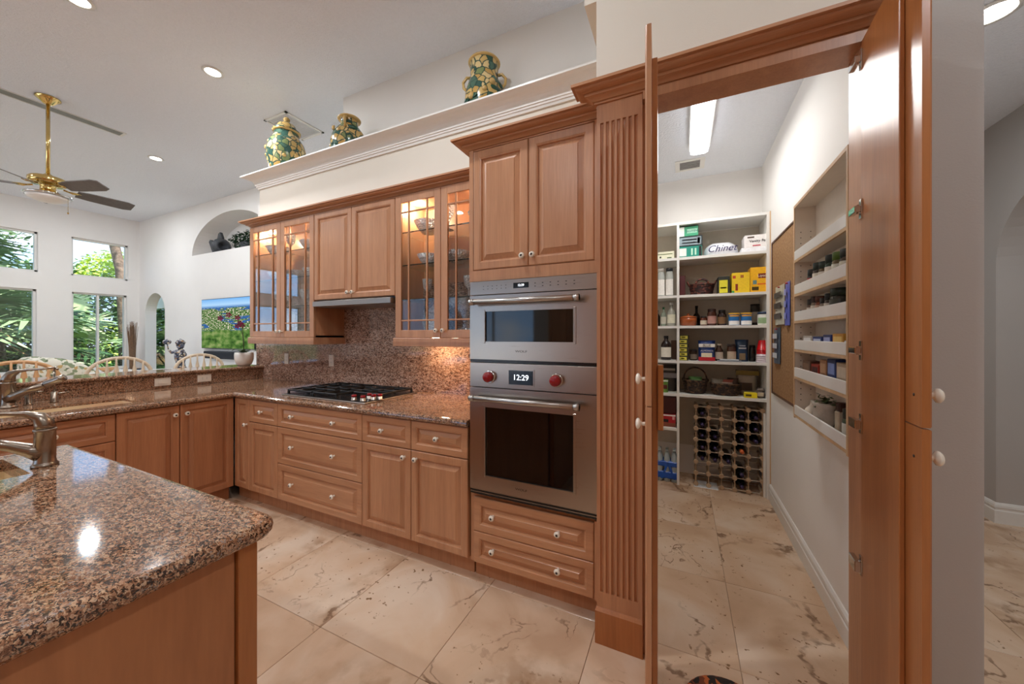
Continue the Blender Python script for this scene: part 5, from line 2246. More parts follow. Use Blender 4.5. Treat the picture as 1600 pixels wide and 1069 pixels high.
def basket(x, rx, ry, h, z, label, mat, y=3.91, hoop=0.0, ears=False, filler=(), stakes=26):
    t = thing('wicker_basket', (x, y, z), label, 'basket')
    o = Vector((x, y, z))
    b = MB()
    for k in range(7):
        f = (k + .5) / 7
        R = .82 + .18 * f
        P = [o + Vector((rx * R * math.cos(a * 2 * PI / stakes) * (1 + .018 * (1 if (a + k) % 2 else -1)), ry * R * math.sin(a * 2 * PI / stakes) * (1 + .018 * (1 if (a + k) % 2 else -1)), .0075 + h * f * .93)) for a in range(stakes + 1)]
        b.tube(P, h * .075, 5, cap=False)
    obj('weave', b, mat, t)
    b = MB()
    b.lathe([(0, .0005), (.8, .0005), (.82, .01), (0, .01)], o, n=20, sx=rx, sy=ry)
    obj('base', b, mat, t)
    b = MB()
    P = [o + Vector((rx * 1.02 * math.cos(a * 2 * PI / 24), ry * 1.02 * math.sin(a * 2 * PI / 24), h)) for a in range(25)]
    b.tube(P, .008, 6, cap=False)
    obj('rim', b, mat, t)
    if hoop:
        b = MB()
        P = [o + Vector((rx * math.cos(k * PI / 16), 0, h - .02 + (hoop - h) * math.sin(k * PI / 16) ** .75)) for k in range(17)]
        b.tube(P, .0075, 7)
        obj('handle', b, mat, t)
        b = MB()
        for s_ in (-1, 1):
            b.lathe([(0, -.02), (.017, -.01), (.017, .01), (0, .02)], o + Vector((rx * s_, 0, h + .005)), n=8)
        obj('handle_knot', b, mat, t)
    if ears:
        b = MB()
        for s_ in (-1, 1):
            P = [o + Vector((rx * .98 * s_, -.03, h - .01)), o + Vector((rx * 1.17 * s_, -.02, h + .035)), o + Vector((rx * 1.17 * s_, .02, h + .035)), o + Vector((rx * .98 * s_, .03, h - .01))]
            b.tube(P, .007, 6)
        P = [o + Vector((rx * math.cos(PI + k * PI / 10) * .5, -ry * 1.0, h + .045 * math.sin(k * PI / 10))) for k in range(11)]
        b.tube(P, .009, 6)
        obj('handle', b, mat, t)
    return t


# top shelf
carton('food_box', .067, .20, .105, 2.157, '1f8f7c', 'teal green box at the bottom of the stack on the top pantry shelf', marks=[(.05, .35, .15, .85, WHT), (.55, .62, .2, .8, 'bfe8d0'), (.7, .77, .2, .8, 'bfe8d0'), (.88, .98, .05, .95, BLK)])
carton('cutlery_box', .067, .21, .095, 2.263, '2a3438', 'dark box of plastic cutlery in the middle of the stack on the top pantry shelf', marks=[(.06, .94, .12, .88, '8fa0a8'), (.18, .78, .58, .70, WHT), (.18, .78, .28, .40, WHT), (.80, .90, .2, .8, WHT)])
carton('food_box', .055, .165, .093, 2.3587, '3da478', 'green and white box on top of the stack on the top pantry shelf', marks=[(.0, .28, .02, .98, 'e9efe8'), (.42, .95, .30, .72, '9fd8bd')], words=[('GLUTEN', .026, .66, .5, '135040')])
pouch('plate_package', .325, .29, .125, 2.157, 'eceef4', 'white wrapped package of paper plates with blue script on the top pantry shelf', y=3.785, d=.16, dome=True, words=[('Chinet', .085, .5, .45, '241c58')])
carton('napkin_pack', .586, .215, .042, 2.157, 'ececee', 'flat white packet under the napkin box on the top pantry shelf', y=3.785, d=.19)
carton('napkin_box', .600, .195, .110, 2.1995, 'f3efec', 'white napkin box with black script and red marks, top pantry shelf at right', y=3.79, d=.17, marks=[(.12, .38, .76, .88, '5a4a40'), (.32, .62, .10, .18, 'c83a4a'), (.84, .95, .10, .18, 'c83a4a')], words=[('Vanity Fair', .033, .55, .5, '1c1820')])
carton('paper_packet', -.148, .16, .075, 2.157, 'e4e2c8', 'cream packet with small dark print on the top shelf of the left bay', marks=[(.0, .9, .62, .72, '6f7a4a'), (.18, .28, .2, .4, BLK), (.6, .85, .12, .25, '3a5a30')])
# second shelf
carton('dark_book', .003, .05, .19, 1.80, '4a161a', 'tall dark red box at the left end of the second pantry shelf', y=3.80, d=.18)
bk = basket(.168, .105, .085, .10, 1.80, 'reddish wicker basket with raised handles on the second pantry shelf', M['wicker_red'], ears=True, y=3.885)
b = MB()
b.lathe([(0, .06), (.08, .06), (.06, .105), (0, .125)], (.168, 3.885, 1.80), n=14, sx=1, sy=.7)
obj('red_packet', b, cm('a83a3c'), label='red packet lying in the reddish wicker basket', cat='packet')
carton('tea_tin', .345, .092, .158, 1.80, '2c2f2a', 'black tin with yellow label beside the reddish basket', cat='tin', marks=[(.10, .82, .05, .78, 'e6dc3a'), (.2, .7, .3, .38, '6a6a2a')])
carton('tea_box', .476, .138, .183, 1.80, 'efc92a', 'yellow tea box with small red crest, second pantry shelf', marks=[(.05, .22, .72, .86, 'c04a2a'), (.20, .34, .12, .45, '8a2a1c'), (.0, .14, .0, .12, '3a9a4a'), (.48, .66, .74, .88, 'b06a2a')])
carton('tea_box', .622, .148, .222, 1.80, 'f0b41e', 'taller golden yellow tea box with red name shield, second pantry shelf at right end', marks=[(.40, .86, .56, .74, '7a1414'), (.13, .32, .32, .48, '6a8a8a'), (.36, 1.0, .30, .35, 'd8621e'), (.08, .42, .08, .22, '4a3a10')], words=[('Lipton', .030, .63, .65, 'f4ecd0')])
for x, lidc, l_ in ((-.187, 'd8d4cc', 'spice shaker with pale lid, left of the two on the left bay second shelf'), (-.112, '20242a', 'spice shaker with black lid, right of the two on the left bay second shelf')):
    jar('spice_shaker', x, .034, .275, 1.80, 'b8bcb6', l_, lid=lidc, y=3.83, wrap='f0ece6', band=(.05, .68), lidh=.12, cat='shaker')
# third shelf
t = thing('clay_dish', (.053, 3.86, 1.51), 'orange brown glazed casserole dish with lid on the third pantry shelf', 'dish')
b = MB()
b.lathe([(.055, .0005), (.068, .01), (.074, .05), (.075, .075), (0, .07)], (.053, 3.86, 1.51), n=22)
obj('dish_body', b, cm('a8562a', .2), t)
b = MB()
b.lathe([(.076, .075), (.070, .088), (.03, .100), (.012, .102), (.012, .112), (.016, .118), (0, .120)], (.053, 3.86, 1.51), n=22)
obj('lid', b, cm('a8562a', .2), t)
bottle('sauce_bottle', .128, .033, .20, 1.51, '1c1210', 'dark sauce bottle behind the casserole dish', wrap=None, y=3.97, sh=.45)
jar('sauce_jar', .185, .030, .09, 1.51, '5a2a1a', 'short jar with pale label beside the casserole dish', wrap='d8cdb8')
jar('chocolate_jar', .253, .039, .158, 1.51, '4a2418', 'large brown jar with rose label in the middle of the third pantry shelf', wrap='b88a80', lid='3a1a12')
jar('sauce_jar', .336, .038, .146, 1.51, '2a1410', 'dark jar with green and red label next to the large brown jar', wrap='7a5a3a', lid='1c1210', neck=.7, lidh=.2)
for x, l_ in ((.428, 'blue and white drink tin with yellow top, left one of the pair'), (.522, 'blue and white drink tin with yellow top, right one of the pair')):
    t = jar('drink_tin', x, .043, .112, 1.51, '2a78c0', l_, cat='tin', lid='e8b83a', wrap='f2f2f0', neck=.98, lidh=.12, band=(.05, .42), glassy=False, y=3.83)
    b = MB()
    b.lathe([(.0442, .080), (.0442, .092)], (x, 3.83, 1.51), n=14, a0=-PI / 2 - 1, a1=-PI / 2 + 1)
    obj('yellow_band', b, cm('e8a83a'), t)
jar('tall_canister', .612, .036, .20, 1.51, '2c2622', 'tall dark canister at the back right of the third pantry shelf', cat='canister', wrap='b8aca0', lid='1c1816', y=3.98, neck=.98, lidh=.08, glassy=False)
jar('food_can', .648, .044, .116, 1.51, 'e9e9e2', 'white and green food can at the right end of the third pantry shelf', cat='can', lid='2a3a5a', wrap='9cb88a', neck=.98, lidh=.18, glassy=False, y=3.81)
bottle('oil_bottle', -.165, .026, .185, 1.51, '8a9484', 'slender clear bottle with green cap on the left bay third shelf', cap='1e5a34', y=3.84, wrap='c9c4b4')
bottle('vinegar_bottle', -.095, .038, .228, 1.51, 'a8a89c', 'wide clear bottle with cream label on the left bay third shelf', cap='d8d8d4', y=3.84, wrap='e0dcc4')
bottle('dark_bottle', -.225, .028, .16, 1.51, '1d1814', 'small dark bottle at the far left of the left bay third shelf', y=3.86, wrap=None)
# fourth shelf
for k in range(6):
    carton('small_yellow_box', .012 + (.008 if k == 5 else (.003 if k % 2 else 0)), .078, .0395, 1.18 + k * .0402, '2c2a22',
           'small black and yellow box, %s of six stacked on the fourth shelf' % ['lowest', 'second from the bottom', 'third from the bottom', 'third from the top', 'second from the top', 'topmost'][k],
           group='six stacked yellow boxes', marks=[(.04, .86, .14, .86, 'd9d058'), (.2, .6, .35, .65, '4a4a1c')], d=.10)
jar('nut_jar', .098, .032, .105, 1.18, '3a2a20', 'small dark jar of nuts beside the stacked yellow boxes', wrap='8a7a6a', lid='2a1c14', neck=.95)
pouch('nut_pouch', .208, .142, .190, 1.18, '1f3f86', 'blue white and red pouch of almonds on the fourth pantry shelf', marks=[(.03, .97, .68, .84, 'f0eee8'), (.02, .98, .02, .20, 'b81e2a'), (.18, .80, .18, .40, 'e8dcc0')], words=[('BLUE', .03, .5, .76, '17161a'), ('ALMONDS', .022, .5, .50, 'f0eee8')])
bottle('syrup_bottle', .312, .033, .16, 1.18, '43281c', 'brown bottle with pale label right of the almond pouch', cap='c9bca8', y=3.86, wrap='cfc0b0', sh=.62, nr=.5)
jar('spread_jar', .411, .037, .16, 1.18, '4a2a1c', 'brown jar with striped label in the middle of the fourth pantry shelf', wrap='cdb8a0', lid='2c1a14')
pouch('blue_pouch', .493, .106, .20, 1.18, '2b4668', 'dark blue pouch with pale lettering on the fourth pantry shelf', y=3.85, marks=[(.30, .74, .70, .74, 'c9d0da'), (.25, .80, .58, .64, 'c9d0da'), (.3, .75, .08, .38, '8a7458')])
jar('dark_jar', .578, .026, .15, 1.18, '211a18', 'narrow dark jar between blue pouch and red cups', wrap=None, lid='171212', y=3.9)
t = thing('snack_tray', (.385, 3.80, 1.18), 'flat clear plastic tray lying in front of the jars on the fourth pantry shelf', 'tray')
b = MB()
b.box(.29, .48, 3.765, 3.815, 1.1805, 1.192, .003)
obj('tray_body', b, cm('8c9098', .2), t)
b = MB()
b.box(.31, .46, 3.77, 3.81, 1.192, 1.203, .004)
obj('film', b, cm('c9ccd2', .15), t)
for k in range(4):
    t = thing('clear_cup', (.642, 3.83, 1.18 + k * .018), 'clear plastic cup, %s of the nested stack under the red cups' % ['lowest', 'second', 'third', 'topmost'][k], 'cup', 'clear plastic cups')
    b = MB()
    b.lathe([(.047, .0005), (.047, .006), (.045, .008), (.042, .022), (.036, .022), (.040, .006)], (.642, 3.83, 1.18 + k * .018), n=18)
    obj('cup_body', b, cm('ded0d6', .2), t)
for k in range(4):
    z_ = 1.2535 + k * .0115
    t = thing('red_cup', (.642, 3.83, z_), 'red party cup, %s of the upturned nested stack' % ['lowest', 'second', 'third', 'topmost'][k], 'cup', 'red party cups')
    b = MB()
    H_ = .085
    b.lathe([(.043, 0), (.0435, .004), (.041, .006), (.027, H_), (.025, H_ + .003), (0, H_ + .003)] if k == 3 else [(.043, 0), (.0435, .004), (.041, .006), (.0395, .011), (.038, .011), (.040, .003)], (.642, 3.83, z_), n=18)
    obj('cup_body', b, cm('d0141c', .25), t)
bottle('syrup_bottle', -.142, .047, .235, 1.18, '24120c', 'large dark syrup bottle with white label on the left bay fourth shelf', y=3.83, wrap='ece6d8', sh=.62, nr=.4)
carton('brown_packet', -.075, .05, .19, 1.18, '6a4a38', 'brown packet behind the syrup bottle in the left bay', y=3.93, d=.1, cat='packet')
# fifth shelf
basket(.113, .100, .085, .125, .864, 'round dark wicker basket with tall hoop handle on the fifth pantry shelf', M['wicker'], hoop=.265, y=3.88)
pouch('green_packet', .115, .12, .05, .974, '6a9a5a', 'green packet lying in the hoop handled basket', y=3.83, d=.09, marks=[])
basket(.366, .122, .09, .105, .864, 'oval grey-brown wicker basket full of packets on the fifth pantry shelf', M['wicker'], y=3.885)
for k, (dx, dz, w_, h_, c_, nm) in enumerate([(-.07, .075, .10, .075, '8a8478', 'clear grey packet at the left in the oval basket'), (.0, .085, .13, .06, 'a8584c', 'red striped packet in the middle of the oval basket'), (.06, .07, .09, .09, '4a342c', 'dark brown packet at the right in the oval basket')]):
    pouch('snack_packet', .366 + dx, w_, h_, .864 + dz, c_, nm, y=3.83 + .02 * k, d=.06, marks=[(.1, .9, .4, .6, 'd8c8b8')] if k == 1 else [], cat='packet')
pouch('zip_bag', .545, .18, .235, .864, 'b0a496', 'large clear zip bag of nuts with olive top on the fifth pantry shelf', y=3.93, d=.10, marks=[(.0, 1.0, .80, .97, '8a7432'), (.2, .7, .2, .5, '4a3428')])
carton('yellow_packet', .550, .096, .047, .864, 'f0d818', 'small bright yellow packet at the front of the fifth pantry shelf', y=3.775, d=.05, cat='packet', marks=[(.1, .55, .3, .7, '5a4a10')])
t = thing('paper_sack', (.628, 3.84, .864), 'crumpled grey brown package at the right end of the fifth pantry shelf', 'package')
b = MB()
b.box(.592, .66, 3.79, 3.89, .8645, .925, .018)
b.box(.605, .655, 3.80, 3.88, .92, .95, .012)
obj('wrap', b, cm('7d7066'), t)
b = MB()
b.box(.603, .645, 3.787, 3.792, .885, .915)
obj('print', b, cm('c9b89a'), t)
pouch('green_pouch', -.160, .075, .125, .864, '6f9a3c', 'small green pouch with dark picture on the left bay fifth shelf', y=3.78, d=.05, marks=[(.1, .9, .3, .6, '5a1f18'), (.0, 1., .86, .95, 'e8e8e0')])
pouch('dark_sack', -.115, .15, .265, .864, '4a403c', 'tall dark sack with pale lettering behind the green pouch', y=3.90, d=.12, marks=[(.1, .85, .78, .86, 'a89c90'), (.0, 1.0, .5, .68, '8c8488')])
# left bay, lower levels
carton('red_box', -.135, .155, .118, .535, 'b51c28', 'red and white box with dark picture on the low shelf of the left bay', marks=[(.0, 1., .88, .98, WHT), (.05, .6, .36, .6, '241a16'), (.0, 1., .0, .32, '8a4a34'), (.82, .95, .6, .85, 'e0a0a0')])
carton('dark_red_box', -.135, .165, .17, .655, '4a1a18', 'dark red box stacked on the red and white box in the left bay', y=3.82, d=.14)
t = thing('water_pack', (-.135, 3.86, 0), 'shrink-wrapped pack of water bottles in blue film on the pantry floor', 'pack')
for i in range(3):
    for j in range(2):
        b = MB()
        b.lathe([(.03, .0005), (.032, .01), (.032, .20), (.022, .25), (.012, .27), (.012, .29), (.014, .29), (.014, .305), (0, .305)], (-.20 + i * .066, 3.82 + j * .066, 0), n=12)
        obj('bottle', b, cm('a8b4b8', .1), t)
b = MB()
b.box(-.236, -.032, 3.784, 3.925, .03, .10, .01)
b.box(-.236, -.032, 3.784, 3.925, .145, .20, .01)
for s_ in (-1, 1):
    b.hexa([(-.19 if s_ < 0 else -.075, 3.783, .03), (-.19 if s_ < 0 else -.075, 3.79, .03), (-.135, 3.79, .19), (-.135, 3.783, .19),
            (-.17 if s_ < 0 else -.055, 3.783, .03), (-.17 if s_ < 0 else -.055, 3.79, .03), (-.115, 3.79, .19), (-.115, 3.783, .19)])
obj('film', b, cm('1f5ac0', .2), t)

# ---- wine rack and bottles
RX0, RX1, RY, RZ1 = .118, .640, 3.80, .752
t = thing('wine_rack', (.379, 3.9, .0), 'wooden wine rack with galvanised strips, five bottles wide, on the pantry floor', 'wine rack')
M['rackwood'] = wood('rack_wood', 'b59a7c', rough=.55)
M['zinc'] = simple('galvanised_strip', 'c4c0b8', .4, .7)
NX, NZ = 6, 8
gx = [RX0 + (RX1 - RX0) * i / (NX - 1) for i in range(NX)]
gz = [.022 + (RZ1 - .022) * j / (NZ - 1) for j in range(NZ)]
for i, x in enumerate(gx):
    b = MB()
    b.box(x - .004, x + .004, RY + .004, RY + .008, gz[0], gz[-1])
    b.box(x - .004, x + .004, RY + .20, RY + .204, gz[0], gz[-1])
    obj('upright_strip', b, M['zinc'] if False else M['rackwood'], t)
for j, z in enumerate(gz):
    b = MB()
    b.box(gx[0], gx[-1], RY + .004, RY + .008, z - .004, z + .004)
    b.box(gx[0], gx[-1], RY + .20, RY + .204, z - .004, z + .004)
    obj('cross_strip', b, M['zinc'], t)
peg = None
for i, x in enumerate(gx):
    for j, z in enumerate(gz):
        if peg is None:
            b = MB()
            b.lathe([(.018, -.006), (.0205, -.003), (.0205, .024), (.018, .026)], (x, RY, z), (0, 1, 0), 12)
            b.lathe([(.012, .026), (.012, .21)], (x, RY, z), (0, 1, 0), 8)
            peg = obj('peg', b, M['rackwood'], t)
            pz = (x, z)
        else:
            c = peg.copy()
            COL.objects.link(c)
            c.location = (x - pz[0], 0, z - pz[1])
M['wineglass'] = simple('dark_bottle_glass', '0b100c', .08, var=.2)
M['foil'] = simple('dark_foil', '3b2f52', .3, .6)
FILL = [(0, 7), (0, 6), (0, 5), (0, 4), (0, 3), (1, 5), (1, 4), (1, 3), (2, 3), (3, 7), (3, 6), (3, 5), (3, 4), (3, 2), (3, 1), (4, 7), (4, 6), (4, 5)]
wb = None
rows = ['top row', 'second row', 'third row', 'fourth row', 'fifth row', 'sixth row', 'bottom row']
colsn = ['first column', 'second column', 'middle column', 'fourth column', 'last column']
for (ci, rj) in FILL:
    x = (gx[ci] + gx[ci + 1]) / 2
    z = (gz[rj] + gz[rj - 1]) / 2 - .010
    lab = 'dark wine bottle in the %s, %s of the rack' % (rows[7 - rj], colsn[ci])
    if wb is None:
        wb = thing('wine_bottle', (x, RY, z), lab, 'bottle', 'wine bottles in the rack')
        b = MB()
        b.lathe([(0, .29), (.037, .285), (.038, .27), (.038, .11), (.034, .09), (.016, .06), (.0145, .05), (.0145, .02)], (x, RY, z), (0, 1, 0), 16)
        obj('bottle_body', b, M['wineglass'], wb)
        b = MB()
        b.lathe([(0, -.035), (.0155, -.034), (.0165, -.02), (.0155, .025)], (x, RY, z), (0, 1, 0), 12)
        obj('foil_cap', b, M['foil'], wb)
    else:
        r = dup(wb, (x, RY, z), lab)
        if (ci, rj) == (3, 4):
            r['label'] = 'wine bottle with orange foil in the fourth row of the rack'
            for ch in r.children:
                if ch.name.startswith('foil'):
                    ch.data = ch.data.copy()
                    ch.data.materials[0] = cm('c8622a')
b = MB()
b.box(.644, .660, 3.78, 3.80, .0005, .735)
obj('loose_board', b, M['lam'], label='narrow white board standing at the right side of the wine rack', cat='board')
b = MB()
b.box(.10, .30, 3.775, 3.95, .0003, .004)
obj('paper_sheet', b, cm('e8e8ea'), label='white sheet lying under the left foot of the wine rack', cat='paper')

# ---- cork board with pinned papers
t = thing('cork_board', (.68, 3.33, .95), 'brown cork board in thin dark frame on the pantry right wall', 'board')
FR = Face('W', .69)
CB0, CB1, CZ0, CZ1 = 2.66, 3.63, .95, 2.18
b = MB()
b.fbox(FR, CB0, CB1, CZ0, CZ1, 0.0005, .010)
obj('cork', b, patterned('cork', [(.3, '84603e'), (.5, '9a734c'), (.7, 'aa835a')], 60, 'NOISE', .8), t)
b = MB()
for q in [(CB0 - .012, CB1 + .012, CZ0 - .012, CZ0 + .004), (CB0 - .012, CB1 + .012, CZ1 - .004, CZ1 + .012), (CB0 - .012, CB0 + .004, CZ0, CZ1), (CB1 - .004, CB1 + .012, CZ0, CZ1)]:
    b.fbox(FR, *q, .0005, .016, .002)
obj('frame', b, cm('5a3420'), t)
FC = Face('W', .679)
for (u0, u1, v0, v1, c_, l_, nm) in [(3.22, 3.50, 1.50, 1.80, 'b9b4a4', 'printed grey and white leaflet pinned at the upper left of the cork board', 'leaflet'),
                                     (3.07, 3.19, 1.49, 1.80, '5a62b0', 'violet blue flyer pinned beside the leaflet on the cork board', 'flyer'),
                                     (3.34, 3.55, 1.20, 1.48, '4f5a68', 'dark blue picture card pinned below the leaflet on the cork board', 'picture_card')]:
    t = thing(nm, (.675, (u0 + u1) / 2, v0), l_, 'paper')
    b = MB()
    vs = []
    for k in range(5):
        f = k / 4
        vs += [FC(u0 + (u1 - u0) * f, v0, .003 + .014 * math.sin(f * PI)), FC(u0 + (u1 - u0) * f, v1, .002)]
    b.add(vs + [(p[0] - .0015, p[1], p[2]) for p in vs], [(2 * k, 2 * k + 1, 2 * k + 3, 2 * k + 2) for k in range(4)] + [(10 + 2 * k, 12 + 2 * k, 13 + 2 * k, 11 + 2 * k) for k in range(4)])
    obj('sheet', b, cm(c_), t)
    b = MB()
    for k in range(3):
        f0 = .15 + .27 * k
        b.fbox(FC, u0 + .04, u1 - .03, v0 + (v1 - v0) * f0, v0 + (v1 - v0) * (f0 + .14), .018, .0195)
    obj('print', b, cm({'leaflet': '4a4440', 'flyer': '8a90d0', 'picture_card': 'c9ccd0'}[nm]), t)
    b = MB()
    b.lathe([(.006, 0), (.004, .006), (.007, .012), (0, .014)], FC((u0 + u1) / 2, v1 - .012, .004), (-1, 0, 0), 8)
    obj('pin', b, cm('c03030'), t)

# ---- spice rack on the right wall
SX0, SX1, SY0, SY1 = .585, .689, 1.83, 2.585
M['pale'] = simple('pale_painted_board', 'ddd2c4', .6, var=.02)
t = thing('spice_rack', (.64, 2.2, .945), 'pale shallow spice rack of six lipped shelves on the pantry right wall', 'rack')
for (u, nm) in ((SY0, 'side_panel'), (SY1 - .016, 'side_panel')):
    b = MB()
    b.box(SX0 + .003, SX1, u, u + .016, .945, 2.15)
    b.m = 1
    b.box(SX0, SX0 + .003, u, u + .016, .945, 2.15)
    obj(nm, b, [M['pale'], M['tan']], t)
b = MB()
b.box(SX0 + .003, SX1, SY0, SY1, 2.15, 2.166)
b.m = 1
b.box(SX0, SX0 + .003, SY0, SY1, 2.15, 2.166)
obj('top_panel', b, [M['pale'], M['tan']], t)
b = MB()
b.box(SX1 - .007, SX1, SY0 + .016, SY1 - .016, .95, 2.15)
obj('back_panel', b, simple('pale_back_panel', 'd9cfc2', .6, var=.02), t)
b = MB()
for z in [1.05 + .032 * k for k in range(31)]:
    b.lathe([(0, 0), (.003, 0)], (SX0 + .03, SY1 - .0165, z), (0, -1, 0), 6)
    b.lathe([(0, 0), (.003, 0)], (SX0 + .075, SY1 - .0165, z), (0, -1, 0), 6)
obj('peg_holes', b, M['slot'], t, kind='stuff')
SL6 = [1.838, 1.643, 1.490, 1.328, 1.172, .955]
for z in SL6:
    b = MB()
    b.box(SX0 + .010, SX1 - .007, SY0 + .016, SY1 - .016, z, z + .014)
    s_ = obj('shelf', b, M['pale'], t)
    b = MB()
    b.box(SX0, SX0 + .010, SY0 + .016, SY1 - .016, z + .012, z + .064, .0015)
    b.m = 1
    b.box(SX0, SX0 + .010, SY0 + .016, SY1 - .016, z - .002, z + .012)
    obj('lip', b, [M['lam'], M['tan']], s_, label='white front lip with pale wood edge')


def spice(y, z, h, col, lid, label, r=.021, x=.637, wrap='e0d8c8'):
    z += .0145
    t = thing('spice_jar', (x, y, z), label, 'jar', 'spice jars on the wall rack')
    b = MB()
    b.lathe([(r * .95, .0003), (r, .004), (r, h * .68), (r * .85, h * .75)], (x, y, z), n=12)
    obj('jar_body', b, cm(col, .15), t)
    b = MB()
    b.lathe([(r * .98, h * .73), (r * .98, h - .002), (r * .9, h), (0, h)], (x, y, z), n=12)
    obj('lid', b, cm(lid, .35), t)
    b = MB()
    b.lathe([(r + .001, h * .12), (r + .001, h * .6)], (x, y, z), n=10, a0=PI - 1.2, a1=PI + 1.2)
    obj('paper_label', b, cm(wrap), t)


yy = [2.47, 2.405, 2.34, 2.275, 2.21, 2.145, 2.08, 2.015, 1.95, 1.885]
ordn = ['first', 'second', 'third', 'fourth', 'fifth', 'sixth', 'seventh', 'eighth', 'ninth', 'tenth']
for k, (h, c_, l_, w_) in enumerate([(.115, '1d1a18', '141414', 'a02a30'), (.135, '3a2c22', '10241c', 'e8e2d4'), (.125, '5a4a30', '0f2a20', 'd8d0c0'), (.14, '2c3a2a', '0c1c16', 'e8e2d4'), (.135, '6a5a3a', '4a6a1c', 'd8d8c8'), (.13, '4a3a2a', '141c14', 'c9c4b0')]):
    spice(2.43 - .088 * k, 1.643, h, c_, l_, 'spice jar on the second rack shelf, %s from the far end' % ordn[k], wrap=w_, r=.027)
for k, (h, c_, l_, w_) in enumerate([(.11, '6a5040', '2a1c18', 'e8e0d4'), (.12, '8a7a6a', '3a2420', 'ece6da'), (.115, '7a3a20', '5a2a18', 'd8b8a0'), (.10, '9a8a78', '241c18', 'ece6da'), (.115, '4a4038', '141414', 'd8d0c4')]):
    spice(2.46 - .066 * k, 1.490, h, c_, l_, 'spice jar on the third rack shelf, %s from the far end' % ordn[k], wrap=w_)
spice(2.06, 1.490, .125, '2a2a24', '1c2a1c', 'wide dark spice jar with green lid on the third rack shelf', r=.040, wrap='3a3a30')


def rackbox(y, w, h, z, col, label, mark=None, d=.055, x=.612):
    z += .0145
    t = thing('spice_box', (x + d / 2, y, z), label, 'box')
    b = MB()
    b.box(x, x + d, y - w / 2, y + w / 2, z, z + h, .002)
    obj('carton', b, cm(col), t)
    if mark:
        b = MB()
        b.box(x - .001, x + .001, y - w * .38, y + w * .38, z + h * .45, z + h * .85)
        obj('print', b, cm(mark), t)


for k, (y, w, h, c_, m_, nm) in enumerate([(2.44, .15, .075, 'c9c4bc', 'e8e8e8', 'pale flat box, farthest on the fourth rack shelf'), (2.285, .13, .07, '3a4c8a', 'c9d0e8', 'blue box, second on the fourth rack shelf'), (2.15, .10, .08, '2c3a78', 'a8b4e0', 'dark blue box, third on the fourth rack shelf'), (2.02, .12, .085, 'c9923a', 'e8c878', 'amber box near the front of the fourth rack shelf'), (1.91, .08, .055, 'dedede', '8a9ac0', 'white packet at the front end of the fourth rack shelf')]):
    rackbox(y, w, h, 1.328, c_, nm, m_)
for k, (y, w, h, c_, m_, nm) in enumerate([(2.46, .13, .095, '6a4a38', '8a6a50', 'brown box, farthest on the fifth rack shelf'), (2.32, .11, .085, 'a83426', '4a1a18', 'red box, second on the fifth rack shelf'), (2.20, .09, .115, 'a87a54', 'c9a078', 'tan box, third on the fifth rack shelf'), (2.095, .10, .125, '26386a', '7a90c8', 'dark blue box, fourth on the fifth rack shelf'), (1.975, .12, .115, 'b8a890', 'd8ccb8', 'beige box, fifth on the fifth rack shelf'), (1.875, .05, .06, 'cfc8c0', 'a89080', 'pale packet at the front end of the fifth rack shelf')]):
    rackbox(y, w, h, 1.172, c_, nm, m_)
# bottom rack shelf: garlic, herb bag, grinder, jar
zb = .955 + .0145
t = thing('garlic_bulb', (.637, 2.45, zb), 'white garlic bulbs at the far end of the lowest rack shelf', 'garlic')
b = MB()
b.lathe([(0, 0), (.03, .004), (.040, .03), (.028, .055), (.010, .075), (.006, .10), (0, .105)], (.637, 2.45, zb), n=14)
obj('bulb', b, cm('e6dccb', .5), t)
t = thing('herb_bag', (.637, 2.28, zb), 'clear plastic bag of green herbs on the lowest rack shelf', 'bag')
b = MB()
b.lathe([(0, .0003), (.035, .0003), (.045, .04), (.04, .09), (.05, .115), (.03, .12), (0, .08)], (.637, 2.28, zb), n=12, sx=.95, sy=2.0)
obj('film', b, cm('b8ada0', .2), t)
b = MB()
rn = random.Random(9)
leaf_cloud(b, 90, (.637, 2.26, zb + .125), (.03, .06, .035), .03, rn)
obj('herbs', b, cm('4a5a34'), t, kind='stuff', norm=False)
t = thing('pepper_grinder', (.637, 2.04, zb), 'square glass spice grinder with brown cap on the lowest rack shelf', 'grinder')
b = MB()
b.box(.614, .660, 2.017, 2.063, zb + .0003, zb + .115, .004)
obj('grinder_body', b, cm('b8a890', .2), t)
b = MB()
b.box(.616, .658, 2.019, 2.061, zb + .1155, zb + .155, .006)
obj('cap', b, cm('3a2018'), t)
spice(1.935, .955, .145, '3a4a38', '16201c', 'round jar with dark green lid at the front of the lowest rack shelf', r=.035, wrap='c9c8bc')

# ---- round mat at the lower edge
M['matmat'] = patterned('orange_black_pattern', [(0, '1c130e'), (.35, '7a3a1c'), (.6, 'c0642c'), (.85, '2a1a12')], 60, 'VORONOI', .8)
b = MB()
b.lathe([(0, .001), (.15, .001), (.16, .006), (.15, .013), (0, .011)], (.165, 1.555, 0), n=30)
obj('round_mat', b, M['matmat'], label='small round orange and black mat on the pantry threshold', cat='mat')

